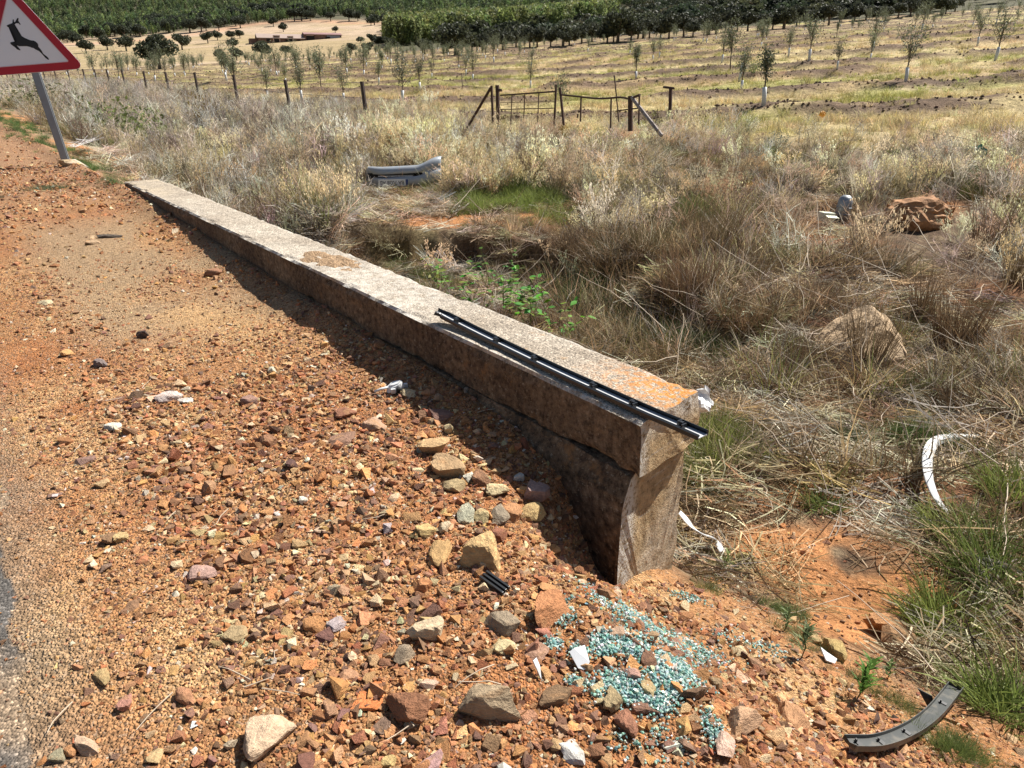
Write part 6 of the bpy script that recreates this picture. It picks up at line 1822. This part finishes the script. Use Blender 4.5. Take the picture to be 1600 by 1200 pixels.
# uncountable woods behind
def forest():
    protos = []
    for k in range(5):
        r = np.random.default_rng(700 + k); n = 190
        z = r.beta(1.5, 1.6, n); w = np.sin(np.clip(z * .90 + .06, 0, 1) * math.pi) ** .8 * (.15 + .05 * r.random(n)); a = r.random(n) * 6.283
        p = np.stack([np.cos(a) * w * (.6 + .5 * r.random(n)), np.sin(a) * w * (.6 + .5 * r.random(n)), .14 + .86 * z], 1)
        v, q, b = leaf_quads(p, .115, r, .6)
        tv, tf = sweep(circle(.018, 4), [(0, 0, -.05), (0, 0, .3), (0, 0, .7)], up=(.2, .3, 1), scales=[1, .8, .4])
        q2 = np.vstack([q, tf[0] + len(v)]); protos.append((np.vstack([v, tv]), [q2], np.concatenate([b, np.zeros(len(tv))]), False))
    def region(n, pxa, pxb, ra, rb, test):
        az = rng.uniform(math.atan((pxa - 800) / 1254), math.atan((pxb - 800) / 1254), n); r = np.sqrt(rng.uniform(ra ** 2, rb ** 2, n))
        x, y = r * np.sin(az), r * np.cos(az); px = 800 + 1254 * np.tan(az); ok = test(px, r); return np.stack([x[ok], y[ok]], 1)
    # dark plantation on the left hillside and behind
    A = region(24000, -260, 1000, 470, 1290, lambda px, r: r > np.interp(px, [-300, 100, 250, 420, 560, 620, 1000], [560, 545, 560, 600, 640, 430, 400]))
    n = len(A); f = fbm(A[:, 0] / 90, A[:, 1] / 90, 2, 3)
    col = tints(n, [(.115, .15, .062), (.165, .21, .075), (.08, .11, .052)], [5, 4, 3], .28) * (.8 + .5 * f)[:, None]
    s = rng.uniform(5.0, 8.5, n); s3 = np.stack([s * rng.uniform(.7, 1.2, n), s * rng.uniform(.7, 1.2, n), s], 1)
    place_forest('plantation_forest', 'dense dark green plantation covering the hillside behind', protos, A, s3, col)
    # yellow green young trees at the plantation corner
    B = region(5200, 606, 960, 225, 440, lambda px, r: (r > np.interp(px, [606, 700, 800, 960], [225, 235, 225, 250])) & (r < np.interp(px, [606, 700, 960], [420, 430, 330])))
    n = len(B); col = tints(n, [(.20, .235, .08), (.155, .195, .07), (.25, .265, .095)], [4, 3, 2], .2)
    s = rng.uniform(5.0, 8.5, n); s3 = np.stack([s, s, s], 1)
    place_forest('young_forest', 'yellow green young plantation beside the pasture', protos, B, s3, col)
    # evergreen oak wood and scrub behind the belt
    op = []
    for k in range(3):
        r = np.random.default_rng(800 + k); nl = 12; c = r.normal(size=(nl, 3)); c /= np.linalg.norm(c, axis=1)[:, None]; c *= np.array([.3, .3, .16]); c[:, 2] = np.abs(c[:, 2]) + .32
        kk = r.integers(0, nl, 420); d = r.normal(size=(420, 3)); d /= np.linalg.norm(d, axis=1)[:, None]; p = c[kk] + d * .19
        v, q, b = leaf_quads(p, .12, r, .8); op.append((v, [q], b, False))
    D = region(2600, 700, 1900, 165, 520, lambda px, r: r > np.interp(px, [690, 800, 900, 1000, 1100, 1200, 1300, 1400, 1500, 1900], [190, 182, 178, 176, 172, 168, 170, 178, 195, 215]))
    px = 800 + 1254 * D[:, 0] / D[:, 1]; r = np.hypot(D[:, 0], D[:, 1])
    D = D[(px > 985) | (r < 235)]
    n = len(D); s = rng.uniform(3.2, 8.0, n); s3 = np.stack([s, s, s * rng.uniform(.7, 1.0, n)], 1)
    col = tints(n, [(.045, .055, .032), (.060, .066, .036), (.075, .075, .04)], [4, 3, 2], .25)
    place_forest('oak_woodland', 'dark evergreen oak woodland rising behind the belt', op, D, s3, col)
    E_ = region(3200, 900, 2000, 190, 620, lambda px, r: (r > 200) & (px > 960)); n = len(E_); s = rng.uniform(1.5, 3.2, n)
    place_forest('scrub_vegetation', 'low dull green scrub covering the slope between the oaks', op, E_, np.stack([s, s, s * .7], 1), tints(n, [(.075, .08, .04), (.10, .095, .05), (.06, .068, .036)], [4, 3, 3], .2))
def place_forest(name, label, protos, P, s3, col):
    n = len(P); z = H(P[:, 0], P[:, 1]) - .1
    rot = np.stack([rng.normal(size=n) * .04, rng.normal(size=n) * .04, rng.uniform(0, 6.3, n)], 1)
    scatter(name, label, protos, M['forest_leaf'], np.stack([P[:, 0], P[:, 1], z], 1), rot, s3, col)
forest()

# ------------------------------------------------------------------ barn on the far meadow
def barn():
    a = ground_at(404, 69); b = ground_at(534, 58.5)
    d = math.hypot(a.x, a.y); s0 = depth_of(a) / F_PX
    b = Vector((b.x, b.y, b.z)); dirv = (at_depth(534, 58, a.y + 14) - at_depth(404, 68, a.y)); L = math.hypot(dirv.x, dirv.y); ang = math.atan2(dirv.y, dirv.x)
    hgt = 15.0 * s0; W = 10.0
    o = thing('brick_barn', 'long low brick barn with tiled roof and gable end on the tan meadow', 'barn', (a.x, a.y, a.z - .2), (0, 0, ang))
    split = L * .54
    def walls(x0, x1, y0, y1, h, name, mat):
        return link(name, box_mesh(name, (x1 - x0, y1 - y0, h), mat, ((x0 + x1) / 2, (y0 + y1) / 2, h / 2)), o)
    zb = (b.z - a.z) * .5
    walls(0, split, 0, W, hgt * .70, 'wall', M['barn_wall']); w2_ = link('wall', box_mesh('wall', (L - split, W * .9, hgt * .9), M['barn_wall'], ((L + split) / 2, W * .5, hgt * .45 + zb * .55)), o)
    def gable(x0, x1, y0, y1, z0, zr, mat, over=.5):
        v = [(x0 - over, y0 - over, z0 - .15), (x1 + over, y0 - over, z0 - .15), (x1 + over, (y0 + y1) / 2, zr), (x0 - over, (y0 + y1) / 2, zr), (x0 - over, y1 + over, z0 - .15), (x1 + over, y1 + over, z0 - .15)]
        v2 = [(x, y, z - .25) for x, y, z in v]
        f = [(0, 1, 2, 3), (3, 2, 5, 4), (6, 9, 8, 7), (9, 10, 11, 8), (0, 6, 7, 1), (4, 5, 11, 10), (0, 3, 9, 6), (3, 4, 10, 9), (1, 7, 8, 2), (2, 8, 11, 5)]
        link('roof', make_mesh('roof', np.array(v + v2), [np.array(f)], False, mats=(mat,)), o)
    gable(0, split, 0, W, hgt * .70, hgt * 1.12, M['barn_roof']); gable(split + .6, L, W * .05, W * .95, hgt * .9 + zb * .55, hgt * 1.1 + zb * .55, M['barn_roof_red'], .4)
    # gable triangle at the near end
    link('gable_wall', make_mesh('gable_wall', np.array([(0.02, .1, hgt * .68), (0.02, W - .1, hgt * .68), (0.02, W / 2, hgt * 1.04), (.3, .1, hgt * .68), (.3, W - .1, hgt * .68), (.3, W / 2, hgt * 1.04)]), [np.array([(0, 2, 1), (3, 4, 5)]), np.array([(0, 3, 5, 2), (1, 2, 5, 4)])], False, mats=(M['barn_wall'],)), o)
    walls(-3.5, -.05, 1.5, W - 1, hgt * .6, 'annex', M['barn_wall'])
    for x, w_, h_, mat, trim in ((split * .22, 1.6, 2.3, M['barn_trim'], 0), (split * .40, 2.2, 3.0, M['dark_opening'], 1), (split * .62, 1.3, 1.8, M['barn_trim'], 0), (split * .70, 1.8, 2.8, M['dark_opening'], 1), (split * .88, 1.2, 1.8, M['barn_trim'], 0)):
        if trim: fr = link('door_frame', box_mesh('door_frame', (w_ + .9, .12, h_ + .5), M['barn_trim'], (x, -.03, (h_ + .5) / 2 + .5)), o); link('doorway', box_mesh('doorway', (w_, .14, h_), mat, (x, -.06, h_ / 2 + .5)), fr)
        else: link('window', box_mesh('window', (w_, .12, h_ * .6), M['dark_opening'], (x, -.04, h_ * .5 + .9)), o)
    z1 = zb * .55
    link('doorway', box_mesh('doorway', (3.6, .3, hgt * .72), M['dark_opening'], (split + 3.0, W * .05 - .05, hgt * .40 + z1)), o)
    link('lintel', box_mesh('lintel', (3.4, .3, .7), M['barn_trim'], (split + 2.8, W * .05 - .12, hgt * .82 + z1)), o)
    link('shutter_panel', box_mesh('shutter_panel', (L * .16, .3, hgt * .5), M['barn_steel'], (L * .90, W * .05 - .05, hgt * .55 + z1)), o); link('doorway', box_mesh('doorway', (2.2, .34, hgt * .45), M['dark_opening'], (L * .83, W * .05 - .08, hgt * .45 + z1)), o)
barn()

# ------------------------------------------------------------------ field grass and clods
def field_stuff():
    gtf = [as_proto(tuft(46, .22, (.12, .36), .5, .8, .013, 140 + i, segs=2)) for i in range(4)]
    def samp(n, r0, r1, power=1.6):
        r = r0 + (r1 - r0) * rng.random(n) ** power; a = np.radians(rng.uniform(-37, 38, n)); x, y = r * np.sin(a), r * np.cos(a)
        return x, y, r, np.degrees(a)
    x, y, r, a = samp(30000, 13.5, 95, 1.5)
    fm = field_mask(x, y); rm = ridge_mask(x, y); g2 = fbm(x * .6, y * .9, 4, 4); g3 = fbm(x * .25, y * .5, 6, 4)
    ok = rng.random(len(x)) < fm * (1 - .85 * rm) * (.3 + .7 * smooth(g2, .35, .6))
    x, y, r, g2, g3 = x[ok], y[ok], r[ok], g2[ok], g3[ok]; n = len(x)
    base = tints(n, [(.60, .475, .24), (.70, .575, .33), (.46, .36, .18)], [4, 3, 3], .15); gr_ = tints(n, [(.36, .35, .10), (.29, .30, .085)], [2, 1], .15)
    mixf = smooth(g3, .44, .60)[:, None]; col = base * (1 - mixf) + gr_ * mixf
    place(np.stack([x, y], 1), 'field_grass', 'short yellow and green grass between the ploughed strips', gtf, .6, 1.2, col, None, .15, hscale=np.interp(r, [14, 40, 95], [.8, .95, 1.4]), var=.15)
    protos = []
    for k in range(8):
        v, f = rock_shape(1, 950 + k, 8, 14, 0); protos.append((v, f, None, False))
    x, y, r, a = samp(46000, 15, 110, 1.4); fm = field_mask(x, y); rm = ridge_mask(x, y)
    ok = rng.random(len(x)) < fm * (rm * .95 * np.interp(r, [15, 40, 110], [1, .8, .5]) + .003); x, y, r = x[ok], y[ok], r[ok]; n = len(x)
    s = rng.uniform(.025, .08, n) * np.interp(r, [15, 110], [.8, 1.9]); s3 = s[:, None] * rng.uniform(.7, 1.4, (n, 3)) * np.array([1, 1, .75])
    rot = rng.uniform(0, 6.3, (n, 3)); z = H(x, y) + s3[:, 2] * .2
    scatter('clod_rubble', 'dark brown clods of ploughed earth along the field strips', protos, M['clod'], np.stack([x, y, z], 1), rot, s3, tints(n, [(.17, .11, .07), (.25, .16, .10), (.12, .08, .055), (.36, .25, .15)], [4, 4, 2, 2], .2))
M['clod'] = plant_mat('earth_clod', True, 0.0, rough=.95)
field_stuff()
